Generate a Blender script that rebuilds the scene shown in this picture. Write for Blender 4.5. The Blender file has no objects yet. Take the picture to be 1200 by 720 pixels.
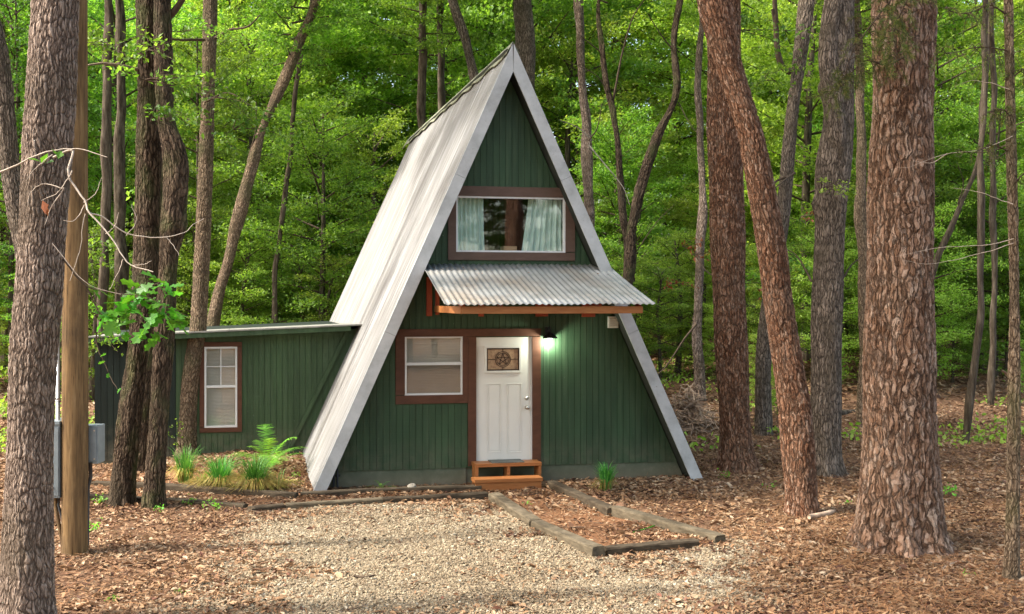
import bpy, math, random
import numpy as np
from mathutils import Vector
D = bpy.data; SC = bpy.context.scene; COL = SC.collection
R = math.radians
random.seed(7); RNG = np.random.default_rng(7)

# ------------------------------------------------------------------ camera, sky, sun
F = 1250.0; HZ = 352.0; CH = 2.94
cam = D.cameras.new('camera'); camo = D.objects.new('camera', cam); COL.objects.link(camo)
cam.sensor_width = 36; cam.lens = 36*F/1200; cam.shift_y = -(360-HZ)/1200
cam.clip_start = .1; cam.clip_end = 1000
camo.location = (0, 0, CH); camo.rotation_euler = (R(90), 0, 0); SC.camera = camo
SUN_EL, SUN_AZ = R(50), R(258)          # azimuth clockwise from +Y
w = D.worlds.new('World'); SC.world = w; w.use_nodes = True
sky = w.node_tree.nodes.new('ShaderNodeTexSky'); sky.sky_type = 'NISHITA'; sky.sun_disc = False
sky.sun_elevation = SUN_EL; sky.sun_rotation = SUN_AZ; sky.air_density = 1.0; sky.dust_density = 3.0; sky.ozone_density = .6
bg = w.node_tree.nodes['Background']; bg.inputs[1].default_value = .15
tn = w.node_tree.nodes.new('ShaderNodeMix'); tn.data_type = 'RGBA'; tn.blend_type = 'MULTIPLY'; tn.inputs[0].default_value = 1; tn.inputs[7].default_value = (1.0, .93, .81, 1)
w.node_tree.links.new(sky.outputs[0], tn.inputs[6]); w.node_tree.links.new(tn.outputs[2], bg.inputs[0])     # thin bright overcast veil, one even tint
sl = D.lights.new('sun', 'SUN'); sl.energy = 2.0; sl.angle = R(4); sl.color = (1, .96, .89)
so = D.objects.new('sun', sl); COL.objects.link(so)
sd = Vector((math.sin(SUN_AZ)*math.cos(SUN_EL), math.cos(SUN_AZ)*math.cos(SUN_EL), math.sin(SUN_EL)))
so.rotation_euler = sd.to_track_quat('Z', 'Y').to_euler()
SC.view_settings.view_transform = 'Standard'; SC.view_settings.look = 'None'
SC.view_settings.exposure = 2.12; SC.view_settings.gamma = 1
SC.cycles.max_bounces = 8; SC.cycles.diffuse_bounces = 4; SC.cycles.transparent_max_bounces = 12
SC.cycles.use_denoising = True; SC.cycles.sample_clamp_indirect = 8

# ------------------------------------------------------------------ materials
class NT:
    def __init__(s, name):
        s.m = D.materials.new(name); s.m.use_nodes = True; s.t = s.m.node_tree; s.t.nodes.clear()
        s.out = s.t.nodes.new('ShaderNodeOutputMaterial')
    def n(s, kind, props=None, **inp):
        nd = s.t.nodes.new('ShaderNode'+kind)
        for k, v in (props or {}).items(): setattr(nd, k, v)
        for k, v in inp.items():
            key = int(k[1:]) if k[0] == '_' and k[1:].isdigit() else k.replace('_', ' ')
            s.set(nd.inputs[key], v)
        return nd
    def set(s, sock, v):
        if isinstance(v, bpy.types.NodeSocket): s.t.links.new(v, sock)
        elif isinstance(v, bpy.types.Node): s.t.links.new(v.outputs[0], sock)
        else:
            if isinstance(v, tuple) and len(v) == 3 and sock.type == 'RGBA': v = v+(1,)
            sock.default_value = v
    def ramp(s, fac, stops, interp='LINEAR'):
        r = s.n('ValToRGB', None, Fac=fac); e = r.color_ramp.elements; r.color_ramp.interpolation = interp
        while len(e) < len(stops): e.new(.5)
        for i, (p, c) in enumerate(stops):
            e[i].position = p; e[i].color = (c+(1,)) if isinstance(c, tuple) else (c, c, c, 1)
        return r.outputs[0]
    def math(s, op, a, b=0, c=0, clamp=False):
        return s.n('Math', {'operation': op, 'use_clamp': clamp}, _0=a, _1=b, _2=c).outputs[0]
    def mix(s, f, a, b, blend='MIX'):
        nd = s.t.nodes.new('ShaderNodeMix'); nd.data_type = 'RGBA'; nd.blend_type = blend
        s.set(nd.inputs[0], f); s.set(nd.inputs[6], a); s.set(nd.inputs[7], b); return nd.outputs[2]
    def noise(s, vec, scale, detail=4, rough=.5, dim='3D', out=0):
        nd = s.n('TexNoise', {'noise_dimensions': dim}, Scale=scale, Detail=detail, Roughness=rough)
        if vec is not None: s.set(nd.inputs['Vector'], vec)
        return nd.outputs[out]
    def mapping(s, vec, scale=(1, 1, 1), loc=(0, 0, 0)):
        return s.n('Mapping', None, Vector=vec, Scale=scale, Location=loc).outputs[0]
    def obj(s): return s.n('TexCoord').outputs['Object']
    def geo(s): return s.n('NewGeometry').outputs['Position']
    def attr(s, name, out=2): return s.n('Attribute', {'attribute_name': name}).outputs[out]
    def bump(s, h, strength=.3, dist=.01): return s.n('Bump', None, Height=h, Strength=strength, Distance=dist).outputs[0]
    def pbr(s, color, rough=.7, normal=None, metal=0, spec=.4, **kw):
        b = s.n('BsdfPrincipled'); s.set(b.inputs['Base Color'], color); s.set(b.inputs['Roughness'], rough)
        s.set(b.inputs['Metallic'], metal); s.set(b.inputs['Specular IOR Level'], spec)
        if normal is not None: s.set(b.inputs['Normal'], normal)
        for k, v in kw.items(): s.set(b.inputs[k.replace('_', ' ')], v)
        s.t.links.new(b.outputs[0], s.out.inputs[0]); return s.m

def m_leaf(name, stops, trans=.5, rough=.5, tint=1.6):
    k = NT(name); r = k.attr('rnd')
    oi = k.n('ObjectInfo').outputs['Random']
    c = k.ramp(r, stops)
    hsv = k.n('HueSaturation', None, Hue=k.math('MULTIPLY_ADD', oi, .03, .485), Saturation=1.0, Value=k.math('MULTIPLY_ADD', oi, .5, .75), Color=c)
    c = hsv.outputs[0]
    b = k.n('BsdfPrincipled', None, Base_Color=c, Roughness=rough); b.inputs['Specular IOR Level'].default_value = .35
    t = k.n('BsdfTranslucent', None, Color=k.mix(1.0, c, (tint, tint, .8), 'MULTIPLY'))
    ms = k.n('MixShader', None, _0=trans, _1=b.outputs[0], _2=t.outputs[0])
    k.t.links.new(ms.outputs[0], k.out.inputs[0]); return k.m

def m_pine(name, plates, scale=1.0, disp=.02):
    k = NT(name); uv = k.n('UVMap').outputs[0]
    wn = k.noise(uv, 4*scale, 2, .5, out=1); wh = k.noise(uv, 20*scale, 4, .7, out=1)
    wv = k.n('VectorMath', {'operation': 'MULTIPLY_ADD'}, _0=wn, _1=(.13/scale, .16/scale, 0), _2=uv).outputs[0]
    wv = k.n('VectorMath', {'operation': 'MULTIPLY_ADD'}, _0=wh, _1=(.05/scale, .13/scale, 0), _2=wv).outputs[0]
    v1 = k.mapping(wv, (11.5*scale, 2.9*scale, 1))
    e = k.n('TexVoronoi', {'feature': 'DISTANCE_TO_EDGE', 'voronoi_dimensions': '2D'}, Vector=v1, Scale=1).outputs['Distance']
    cell = k.n('TexVoronoi', {'feature': 'F1', 'voronoi_dimensions': '2D'}, Vector=v1, Scale=1).outputs['Color']
    v2 = k.mapping(wv, (26*scale, 13*scale, 1), (3, 7, 0))
    c2n = k.n('TexVoronoi', {'feature': 'F1', 'voronoi_dimensions': '2D'}, Vector=v2, Scale=1)
    c2 = c2n.outputs['Color']
    fine = k.noise(k.mapping(uv, (70, 26, 1)), 1, 6, .7)
    big = k.noise(uv, 1.7, 2); cw = k.noise(uv, 6*scale, 3)
    ew = k.math('DIVIDE', e, k.math('MAXIMUM', k.math('MULTIPLY_ADD', cw, .8, -.24), .025))   # cracks open and close along their way
    fur = k.noise(k.mapping(wv, (19*scale, 2.2*scale, 1), (9, 2, 0)), 1, 3, .55)
    fur = k.ramp(k.math('ABSOLUTE', k.math('SUBTRACT', fur, .5)), [(0, 0.), (.035, 1.)])
    plate = k.math('MULTIPLY', k.ramp(ew, [(0, 0.), (.35, .45), (1., 1.)]), k.math('MULTIPLY_ADD', fur, .5, .5))
    s2 = k.n('SeparateColor', None, Color=c2).outputs[0]; s1 = k.n('SeparateColor', None, Color=cell).outputs[1]
    h = k.math('MULTIPLY_ADD', plate, .6, k.math('MULTIPLY', k.math('MULTIPLY_ADD', s2, .45, k.math('MULTIPLY', fine, .35)), plate))
    tone = k.math('MULTIPLY_ADD', s2, .38, k.math('MULTIPLY_ADD', s1, .22, k.math('MULTIPLY', fine, .5)))
    c = k.ramp(tone, plates)
    c = k.mix(k.ramp(big, [(.45, 0.), (.75, .3)]), c, (.19, .14, .10))
    c = k.mix(k.ramp(ew, [(.0, .8), (.4, .0)]), c, (.06, .042, .03))
    c = k.mix(k.math('MULTIPLY', k.math('SUBTRACT', 1, fur), .6), c, (.06, .042, .03))
    c = k.mix(k.ramp(c2n.outputs['Distance'], [(.45, 0.), (.75, .45)]), c, (.09, .06, .045))
    k.pbr(c, .95, k.bump(k.math('ADD', h, k.math('MULTIPLY', fine, .6)), .7, .014), spec=.08)
    k.t.links.new(k.n('Displacement', None, Height=h, Midlevel=.6, Scale=disp).outputs[0], k.out.inputs[2])
    k.m.displacement_method = 'BOTH'; return k.m

def m_oak(name, stops, sx=26, sy=3.2, disp=.018, moss=.0):
    k = NT(name); uv = k.n('UVMap').outputs[0]
    wn = k.noise(uv, 3.5, 3, .6, out=1)
    wv = k.n('VectorMath', {'operation': 'MULTIPLY_ADD'}, _0=wn, _1=(.09, .09, 0), _2=uv).outputs[0]
    n1 = k.noise(k.mapping(wv, (sx, sy, 1)), 1, 3, .55)
    n2 = k.noise(k.mapping(uv, (90, 22, 1)), 1, 4, .65)
    rid = k.math('MULTIPLY', k.math('ABSOLUTE', k.math('SUBTRACT', n1, .5)), 6.5, clamp=True)
    v1 = k.n('TexVoronoi', {'feature': 'DISTANCE_TO_EDGE', 'voronoi_dimensions': '2D'}, Vector=k.mapping(wv, (sx*.9, sy*2.2, 1)), Scale=1).outputs['Distance']
    v1 = k.ramp(v1, [(0, 0.), (.18, 1.)])
    h = k.math('MULTIPLY_ADD', rid, .55, k.math('MULTIPLY_ADD', v1, .25, k.math('MULTIPLY', n2, .25)))
    c = k.ramp(k.math('MULTIPLY_ADD', n2, .5, k.math('MULTIPLY', h, .5)), stops)
    c = k.mix(k.ramp(k.math('MULTIPLY', rid, v1), [(0, .75), (.3, 0.)]), c, stops[0][1])
    big = k.noise(uv, 1.3, 3)
    c = k.mix(k.ramp(big, [(.45, 0.), (.65, .45)]), c, (.085, .068, .045))
    if moss: c = k.mix(k.ramp(k.noise(k.mapping(uv, (2, 1, 1), (5, 5, 0)), 1.4, 4), [(.5, 0.), (.66, moss)]), c, (.07, .085, .03))
    k.pbr(c, .92, k.bump(k.math('ADD', h, k.math('MULTIPLY', n2, .5)), .9, .014), spec=.08)
    k.t.links.new(k.n('Displacement', None, Height=h, Midlevel=.6, Scale=disp).outputs[0], k.out.inputs[2])
    k.m.displacement_method = 'BOTH'; return k.m

def m_simple(name, c, rough=.7, var=.15, scale=8, metal=0, spec=.4, bump=.1, stretch=(1, 1, 1), c2=None):
    k = NT(name); p = k.mapping(k.geo(), stretch)
    n = k.noise(p, scale, 5, .6)
    c2 = c2 or tuple(x*(1-2*var) for x in c)
    k.pbr(k.mix(k.ramp(n, [(.35, 0.), (.68, 1.)]), c, c2), rough, k.bump(n, bump, .01), metal, spec)
    return k.m

M = {}
G3 = lambda *a: list(a)
M['leaf'] = m_leaf('fresh_leaf', G3((0, (.06, .135, .016)), (.5, (.125, .24, .03)), (1, (.24, .38, .065))))
M['leaf_yel'] = m_leaf('yellow_green_leaf', G3((0, (.105, .19, .02)), (.5, (.22, .345, .045)), (1, (.38, .50, .12))))
M['leaf_dark'] = m_leaf('dark_leaf', G3((0, (.035, .085, .009)), (.5, (.065, .15, .014)), (1, (.12, .23, .025))), .35)
M['leaf_red'] = m_leaf('russet_leaf', G3((0, (.16, .035, .015)), (1, (.28, .09, .03))), .3)
M['oakleaf'] = m_leaf('oak_leaf', G3((0, (.045, .16, .012)), (1, (.10, .30, .03))), .45, .4)
M['fern'] = m_leaf('fern_leaf', G3((0, (.075, .24, .02)), (1, (.22, .48, .06))), .4)
M['blade'] = m_leaf('grass_blade', G3((0, (.03, .14, .03)), (.7, (.09, .30, .05)), (1, (.2, .45, .1))), .3)
M['oldblade'] = m_leaf('old_blade', G3((0, (.25, .20, .05)), (.5, (.38, .27, .08)), (1, (.25, .33, .05))), .3)
M['needle'] = m_leaf('pine_needle', G3((0, (.035, .06, .008)), (.6, (.09, .13, .02)), (1, (.20, .16, .05))), .25)
M['litter'] = NT('leaf_litter').m
def litter():
    k = NT('dead_leaf'); r = k.attr('rnd')
    c = k.ramp(r, [(0, (.07, .032, .02)), (.2, (.16, .085, .047)), (.45, (.27, .155, .08)), (.72, (.36, .235, .135)), (.95, (.48, .37, .25)), (1, (.20, .09, .06))])
    b = k.n('BsdfPrincipled', None, Base_Color=c, Roughness=.75); b.inputs['Specular IOR Level'].default_value = .25
    t = k.n('BsdfTranslucent', None, Color=c)
    ms = k.n('MixShader', None, _0=.15, _1=b.outputs[0], _2=t.outputs[0]); k.t.links.new(ms.outputs[0], k.out.inputs[0]); return k.m
M['litter'] = litter()
def straw():
    k = NT('pine_straw'); return k.pbr(k.ramp(k.attr('rnd'), [(0, (.13, .05, .02)), (.6, (.29, .14, .06)), (1, (.42, .26, .13))]), .8, spec=.2)
M['straw'] = straw()
def stone():
    k = NT('gravel_stone'); r = k.attr('rnd')
    c = k.ramp(r, [(0, (.085, .062, .038)), (.2, (.15, .115, .072)), (.5, (.25, .20, .128)), (.8, (.36, .305, .21)), (.95, (.55, .50, .385)), (1, (.24, .205, .16))])
    n = k.noise(k.geo(), 60, 3); c = k.mix(k.math('MULTIPLY', n, .35), c, (.3, .22, .14))
    return k.pbr(c, .85, k.bump(n, .4, .004), spec=.2)
M['stone'] = stone()
def ground():
    k = NT('forest_floor'); p = k.geo()
    n1 = k.noise(p, 1.1, 6, .6); n2 = k.noise(p, 14, 6, .7); n3 = k.noise(p, 70, 4, .7)
    v = k.n('TexVoronoi', {'feature': 'F1'}, Vector=p, Scale=22).outputs['Color']
    s = k.n('SeparateColor', None, Color=v).outputs[0]
    soil = k.ramp(k.math('MULTIPLY_ADD', s, .5, k.math('MULTIPLY', n2, .6)), [(.15, (.04, .022, .014)), (.45, (.11, .058, .033)), (.75, (.20, .12, .07)), (1, (.30, .21, .135))])
    soil = k.mix(k.ramp(n1, [(.4, 0.), (.7, .5)]), soil, (.11, .06, .032))
    grav = k.ramp(k.math('MULTIPLY_ADD', s, .6, k.math('MULTIPLY', n3, .5)), [(.2, (.10, .07, .045)), (.5, (.22, .165, .11)), (.9, (.36, .29, .20))])
    g = k.attr('gravel'); mu = k.attr('mulch')
    mulch = k.ramp(n3, [(.3, (.07, .03, .015)), (.55, (.22, .11, .055)), (.75, (.36, .21, .11))])
    c = k.mix(k.math('MULTIPLY', g, k.math('MULTIPLY_ADD', n2, .6, .6), clamp=True), soil, grav)
    c = k.mix(mu, c, mulch)
    return k.pbr(c, .95, k.bump(k.math('MULTIPLY_ADD', n3, .5, k.math('MULTIPLY', s, .6)), .8, .03), spec=.1)
M['ground'] = ground()
PINEST = [(.24, (.065, .032, .019)), (.42, (.205, .115, .07)), (.6, (.33, .21, .145)), (.82, (.47, .355, .275))]
M['pine_big'] = m_pine('pine_plate_bark', PINEST, 1.25, .018)
M['pine_mid'] = m_pine('pine_flaky_bark', [(.22, (.06, .026, .015)), (.42, (.19, .088, .048)), (.62, (.31, .17, .105)), (.85, (.46, .32, .235))], 1.6, .017)
M['oak'] = m_oak('oak_bark', [(.2, (.035, .028, .022)), (.45, (.14, .11, .085)), (.75, (.30, .24, .19))])
M['oak_grey'] = m_oak('grey_oak_bark', [(.2, (.06, .043, .034)), (.45, (.21, .155, .12)), (.8, (.43, .34, .275))], 30, 4)
M['oak_dark'] = m_oak('dark_oak_bark', [(.2, (.016, .011, .008)), (.45, (.06, .041, .028)), (.8, (.155, .11, .075))], 22, 2.6, .022, .5)
M['oak_brown'] = m_oak('brown_oak_bark', [(.2, (.05, .034, .022)), (.45, (.17, .12, .08)), (.8, (.33, .25, .17))], 30, 5, .014, .4)
def bark_far():
    k = NT('distant_bark'); p = k.mapping(k.obj(), (14, 14, 2.5)); n = k.noise(p, 1, 5, .7)
    oi = k.n('ObjectInfo').outputs['Random']
    c = k.ramp(n, [(.35, (.022, .017, .012)), (.5, (.075, .06, .042)), (.68, (.17, .14, .105))])
    c = k.mix(k.math('MULTIPLY', oi, .4), c, (.085, .06, .042))
    return k.pbr(c, .95, k.bump(n, .8, .03), spec=.1)
M['bark_far'] = bark_far()
M['bark_pale'] = m_simple('pale_bark', (.30, .27, .22), .9, .28, 9, stretch=(1, 1, .3), bump=.5, spec=.1)
M['twig'] = m_simple('dead_twig', (.50, .42, .34), .9, .2, 12, bump=.4, spec=.1)
M['brush'] = m_simple('dry_brush', (.50, .36, .25), .9, .25, 12, bump=.4, spec=.1)
M['floor_twig'] = m_simple('brown_twig', (.22, .15, .10), .9, .3, 5, bump=.3, spec=.1, c2=(.06, .04, .028))
M['twig_dark'] = m_simple('dark_twig', (.09, .065, .045), .9, .2, 12, bump=.4, spec=.1)

def m_siding(name, c, worn=(.095, .135, .075)):
    k = NT(name); p = k.geo()
    n = k.noise(k.mapping(p, (18, 18, 1.2)), 1, 6, .6); n2 = k.noise(p, 1.2, 4); oi = k.n('ObjectInfo').outputs['Random']
    c1 = k.mix(k.math('MULTIPLY', oi, .35), c, tuple(x*.72 for x in c))
    c1 = k.mix(k.ramp(n, [(.45, 0.), (.8, .55)]), c1, worn)
    c1 = k.mix(k.ramp(n2, [(.45, 0.), (.75, .3)]), c1, tuple(x*.5 for x in c))
    hz = k.n('TexWave', {'wave_type': 'BANDS', 'bands_direction': 'Z'}, Vector=p, Scale=3.4, Distortion=.35, Detail=2).outputs[1]
    st = k.noise(k.mapping(p, (5, 5, .5), (3, 1, 0)), 1, 5, .6)
    c1 = k.mix(k.ramp(st, [(.5, 0.), (.72, .5)]), c1, tuple(x*.42 for x in c))
    c1 = k.mix(k.ramp(k.noise(k.mapping(p, (2, 2, .8), (8, 3, 2)), 1, 5, .65), [(.5, 0.), (.75, .4)]), c1, tuple(x*1.9 for x in c))
    sp = k.ramp(k.noise(p, 26, 2), [(.74, 0.), (.78, .35)])
    c1 = k.mix(sp, c1, (.3, .36, .28))
    z = k.n('SeparateXYZ', None, Vector=p).outputs[2]
    mud = k.math('MULTIPLY', k.math('SUBTRACT', .75, z, clamp=True), k.ramp(k.noise(p, 5, 6, .7), [(.4, .1), (.65, 1.)]), clamp=True)
    c1 = k.mix(mud, c1, (.15, .13, .09))
    return k.pbr(c1, .62, k.bump(k.math('ADD', n, k.math('MULTIPLY', k.ramp(hz, [(0, 0.), (.06, 1.)]), .25)), .3, .006), spec=.35)
M['siding'] = m_siding('green_siding', (.029, .064, .028))
M['siding_shade'] = m_siding('shaded_green_siding', (.006, .014, .009), (.02, .032, .024))  # wing green darkened: the shade behind the trees is put into the colour
M['siding_a'] = m_siding('wing_green_siding', (.040, .076, .030))
def m_found():
    k = NT('foundation_paint'); p = k.geo(); n = k.noise(p, 3, 7, .65); z = k.n('SeparateXYZ', None, Vector=p).outputs[2]
    c = k.ramp(n, [(.3, (.045, .075, .048)), (.55, (.10, .125, .085)), (.75, (.20, .20, .15))])
    c = k.mix(k.math('MULTIPLY', k.math('SUBTRACT', .3, z, clamp=True), 1.6, clamp=True), c, (.24, .18, .12))
    return k.pbr(c, .85, k.bump(n, .5, .01), spec=.2)
M['found'] = m_found()
def m_roof():
    k = NT('weathered_white_roof'); p = k.obj()
    uv = k.n('UVMap').outputs[0]     # u along ridge, v up the slope
    n = k.noise(k.mapping(uv, (7, .45, 1)), 1, 6, .65); n2 = k.noise(k.mapping(uv, (1.6, .5, 1), (4, 2, 0)), 1, 4, .6); n3 = k.noise(uv, 9, 5, .7)
    c = k.ramp(n, [(.32, (.115, .11, .10)), (.5, (.195, .192, .185)), (.7, (.32, .325, .33))])
    c = k.mix(k.ramp(n2, [(.42, 0.), (.72, .45)]), c, (.19, .185, .17))
    c = k.mix(k.ramp(n3, [(.55, 0.), (.8, .35)]), c, (.20, .20, .155))
    return k.pbr(c, .6, k.bump(n, .15, .01), spec=.4)
M['roof'] = m_roof()
def m_trimwhite():
    k = NT('weathered_white_board'); p = k.geo(); n = k.noise(p, 2.2, 7, .65); n2 = k.noise(p, 40, 3)
    c = k.ramp(n, [(.3, (.30, .305, .295)), (.5, (.43, .44, .435)), (.7, (.52, .53, .525))])
    c = k.mix(k.ramp(n2, [(.66, 0.), (.76, .6)]), c, (.16, .13, .10))
    return k.pbr(c, .6, k.bump(n, .2, .01))
M['rake'] = m_trimwhite()
M['soffit'] = m_simple('dark_stained_soffit', (.035, .04, .028), .8, .25, 4, bump=.2)
M['wingroof'] = m_simple('grey_roof_metal', (.36, .35, .31), .55, .25, 3, .2, .4, .15)
M['ridge'] = m_simple('mossy_ridge_metal', (.30, .30, .22), .8, .3, 5, bump=.4, c2=(.12, .14, .08))
def m_wood(name, a, b, rough=.6, sc=(3, 3, 3), spec=.3):
    k = NT(name); p = k.geo(); n = k.noise(k.mapping(p, sc), 1, 6, .65); n2 = k.noise(p, 1.1, 3)
    oi = k.n('ObjectInfo').outputs['Random']
    c = k.ramp(n, [(.3, a), (.7, b)]); c = k.mix(k.math('MULTIPLY', n2, .35), c, tuple(x*.6 for x in a))
    c = k.mix(k.math('MULTIPLY', oi, .25), c, tuple(x*.7 for x in b))
    return k.pbr(c, rough, k.bump(n, .25, .006), spec=spec)
M['brown'] = m_wood('brown_painted_trim', (.075, .028, .014), (.13, .052, .028), .55, (4, 4, 10))
M['brown2'] = m_wood('taupe_brown_trim', (.10, .058, .040), (.145, .088, .064), .55, (4, 4, 10))
M['orange'] = m_wood('orange_stained_wood', (.26, .085, .022), (.42, .18, .06), .5, (3, 14, 25))
M['redwood'] = m_wood('red_stained_wood', (.26, .04, .016), (.42, .085, .03), .5, (10, 10, 3))
M['tie'] = m_wood('weathered_timber', (.03, .022, .015), (.115, .09, .06), .95, (6, 6, 20), .1)
M['tie2'] = m_wood('grey_brown_timber', (.045, .035, .022), (.19, .155, .105), .95, (6, 6, 20), .1)
M['pole'] = m_wood('utility_pole_wood', (.05, .033, .018), (.27, .175, .085), .9, (19, 19, 1.6), .12)
M['white'] = m_simple('white_paint', (.72, .70, .64), .4, .03, 3, bump=.03)
M['vinyl'] = m_simple('white_vinyl', (.68, .68, .66), .35, .03, 3, bump=.02)
M['blind'] = m_simple('blind_slat', (.62, .59, .50), .5, .06, 3, bump=.02)
M['screen'] = m_simple('screened_blind_slat', (.38, .33, .26), .7, .06, 3, bump=.02)
def m_pole():
    k = NT('weathered_pole_wood'); p = k.geo(); n = k.noise(k.mapping(p, (17, 17, 1.3)), 1, 6, .65); cr = k.noise(k.mapping(p, (38, 38, .7), (4, 1, 0)), 1, 3, .5); b = k.noise(k.mapping(p, (3, 3, 1.6)), 1, 5, .65)
    c = k.ramp(n, [(.3, (.085, .052, .026)), (.55, (.20, .125, .058)), (.75, (.30, .20, .10))])
    c = k.mix(k.ramp(b, [(.46, 0.), (.66, .6)]), c, (.07, .048, .03))
    crk = k.ramp(k.math('ABSOLUTE', k.math('SUBTRACT', cr, .5)), [(0, 1.), (.018, 0.)])
    c = k.mix(k.math('MULTIPLY', crk, .75), c, (.03, .02, .013))
    return k.pbr(c, .9, k.bump(k.math('SUBTRACT', n, crk), .5, .008), spec=.1)
M['pole'] = m_pole()
M['metal'] = m_simple('grey_box_metal', (.22, .26, .28), .45, .12, 6, .3, .5, .05)
M['conduit'] = m_simple('galvanised_conduit', (.42, .43, .43), .4, .1, 8, .7)
M['nickel'] = m_simple('satin_nickel', (.55, .52, .47), .28, .05, 8, 1.)
M['black'] = m_simple('black_metal', (.02, .02, .02), .45, .1, 8, .3)
M['rubber'] = m_simple('black_pipe', (.03, .03, .032), .5, .1, 8)
M['mat'] = m_simple('grey_mat', (.16, .17, .15), .95, .3, 90, bump=.8, c2=(.06, .06, .055))
M['cane'] = m_simple('copper_glass', (.42, .27, .16), .3, .2, 25, bump=.3, c2=(.24, .14, .08), spec=.6)
M['lead'] = m_simple('dark_came', (.06, .035, .025), .4, .1, 8, .3)
M['inside'] = m_simple('interior_panel', (.20, .11, .055), .8, .3, 2.5, stretch=(6, 6, .7), c2=(.06, .03, .016))
M['cardboard'] = m_simple('kraft_card', (.42, .29, .16), .9, .1, 6)
def m_curtain():
    k = NT('mint_curtain'); c = (.66, .86, .74)
    b = k.n('BsdfPrincipled', None, Base_Color=c+(1,), Roughness=.9); t = k.n('BsdfTranslucent', None, Color=c+(1,))
    ms = k.n('MixShader', None, _0=.3, _1=b.outputs[0], _2=t.outputs[0]); k.t.links.new(ms.outputs[0], k.out.inputs[0]); return k.m
M['curtain'] = m_curtain()
def m_glass(name, refl):
    k = NT(name); g = k.n('BsdfGlossy', None, Roughness=.02, Color=(1, 1, 1, 1)); t = k.n('BsdfTransparent')
    fr = k.math('MULTIPLY_ADD', k.math('POWER', k.n('LayerWeight', None, Blend=.5).outputs['Facing'], 5.), .8, .02)
    ms = k.n('MixShader', None, _0=k.math('ADD', fr, refl, clamp=True), _1=t.outputs[0], _2=g.outputs[0]); k.t.links.new(ms.outputs[0], k.out.inputs[0]); return k.m
M['glass'] = m_glass('window_glass', .05)
def m_emit():
    k = NT('lit_bulb'); e = k.n('Emission', None, Color=(1, .97, .88, 1), Strength=5.); k.t.links.new(e.outputs[0], k.out.inputs[0]); return k.m
M['bulb'] = m_emit()
def m_corr():
    k = NT('galvanised_sheet'); p = k.geo(); n = k.noise(p, 3.5, 6, .65); n2 = k.noise(p, 45, 3, .6); n3 = k.noise(p, 1.2, 3)
    c = k.ramp(n, [(.3, (.21, .215, .205)), (.6, (.31, .315, .305)), (.8, (.41, .415, .40))])
    c = k.mix(k.ramp(n3, [(.48, 0.), (.7, .55)]), c, (.24, .175, .11))
    c = k.mix(k.ramp(n2, [(.68, 0.), (.76, .7)]), c, (.17, .12, .07))
    return k.pbr(c, .5, k.bump(n, .1, .01), .25, .5)
M['corr'] = m_corr()

# ------------------------------------------------------------------ object helpers
def mesh_np(name, V, faces, mat, smooth=False, rnd=None, uv=None, vattr=None):
    """V (n,3); faces (m,k) int array of equal-size polygons"""
    me = D.meshes.new(name); V = np.asarray(V, np.float32); faces = np.asarray(faces, np.int32)
    m, k = faces.shape
    me.vertices.add(len(V)); me.vertices.foreach_set('co', V.ravel())
    me.loops.add(m*k); me.loops.foreach_set('vertex_index', faces.ravel())
    me.polygons.add(m); me.polygons.foreach_set('loop_start', np.arange(0, m*k, k, dtype=np.int32))
    try: me.polygons.foreach_set('loop_total', np.full(m, k, np.int32))
    except Exception: pass
    me.update(calc_edges=True)
    me.polygons.foreach_set('use_smooth', np.full(m, smooth))
    if rnd is not None:
        a = me.attributes.new('rnd', 'FLOAT', 'FACE'); a.data.foreach_set('value', np.asarray(rnd, np.float32))
    if uv is not None:
        u = me.uv_layers.new(name='UVMap'); u.data.foreach_set('uv', np.asarray(uv, np.float32)[faces.ravel()].ravel())
    for nm, arr in (vattr or {}).items():
        a = me.attributes.new(nm, 'FLOAT', 'POINT'); a.data.foreach_set('value', np.asarray(arr, np.float32))
    me.materials.append(mat); return me
def link(name, me, parent=None, loc=None):
    o = D.objects.new(name, me); COL.objects.link(o)
    if parent is not None: o.parent = parent
    if loc is not None: o.location = loc
    return o
def put_world(name, me, parent):
    """mesh holds world coordinates; shift so that it sits right under its (unrotated) parents"""
    off = Vector((0, 0, 0)); p = parent
    while p is not None: off += Vector(p.location); p = p.parent
    o = link(name, me, parent); o.location = -off if parent is not None else (0, 0, 0); return o
def tag(o, label=None, cat=None, group=None, kind=None):
    for k_, v_ in (('label', label), ('category', cat), ('group', group), ('kind', kind)):
        if v_: o[k_] = v_
    return o
def empty(name, loc, label=None, cat=None, group=None, kind=None):
    o = D.objects.new(name, None); COL.objects.link(o); o.location = loc; o.empty_display_size = .2
    return tag(o, label, cat, group, kind)

# pixel helpers (photograph 1200x720)
def P(px, py, d): return np.array([(px-600)/F*d, d, CH+(HZ-py)/F*d])
def hterrain(x, y):
    x = np.asarray(x, float); y = np.asarray(y, float)
    h = .045*np.sin(x*.7+1)*np.sin(y*.5)*np.clip((y-19)/4, 0, 1)
    h = h + .085*np.clip(y-23, 0, None)*np.clip((x+40)/36, .35, 1) - .0003*np.clip(y-23, 0, None)**2
    h = h + .17*np.clip(1-np.abs(x+4.9)/2.3, 0, 1)*np.clip((y-16.6)/2.2, 0, 1)*np.clip((24-y)/3, 0, 1)
    h = h + .10*np.clip((x-3.4)/1.5, 0, 1)*np.clip((y-13)/4, 0, 1)
    return h
def Gd(px, py):
    d = F*CH/(py-HZ); return np.array([(px-600)/F*d, d])
def Gp(px, py):
    d = F*CH/(py-HZ)
    for _ in range(8):
        h = float(hterrain((px-600)/F*d, d)); d = F*(CH-h)/(py-HZ)
    return np.array([(px-600)/F*d, d, h])

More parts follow.
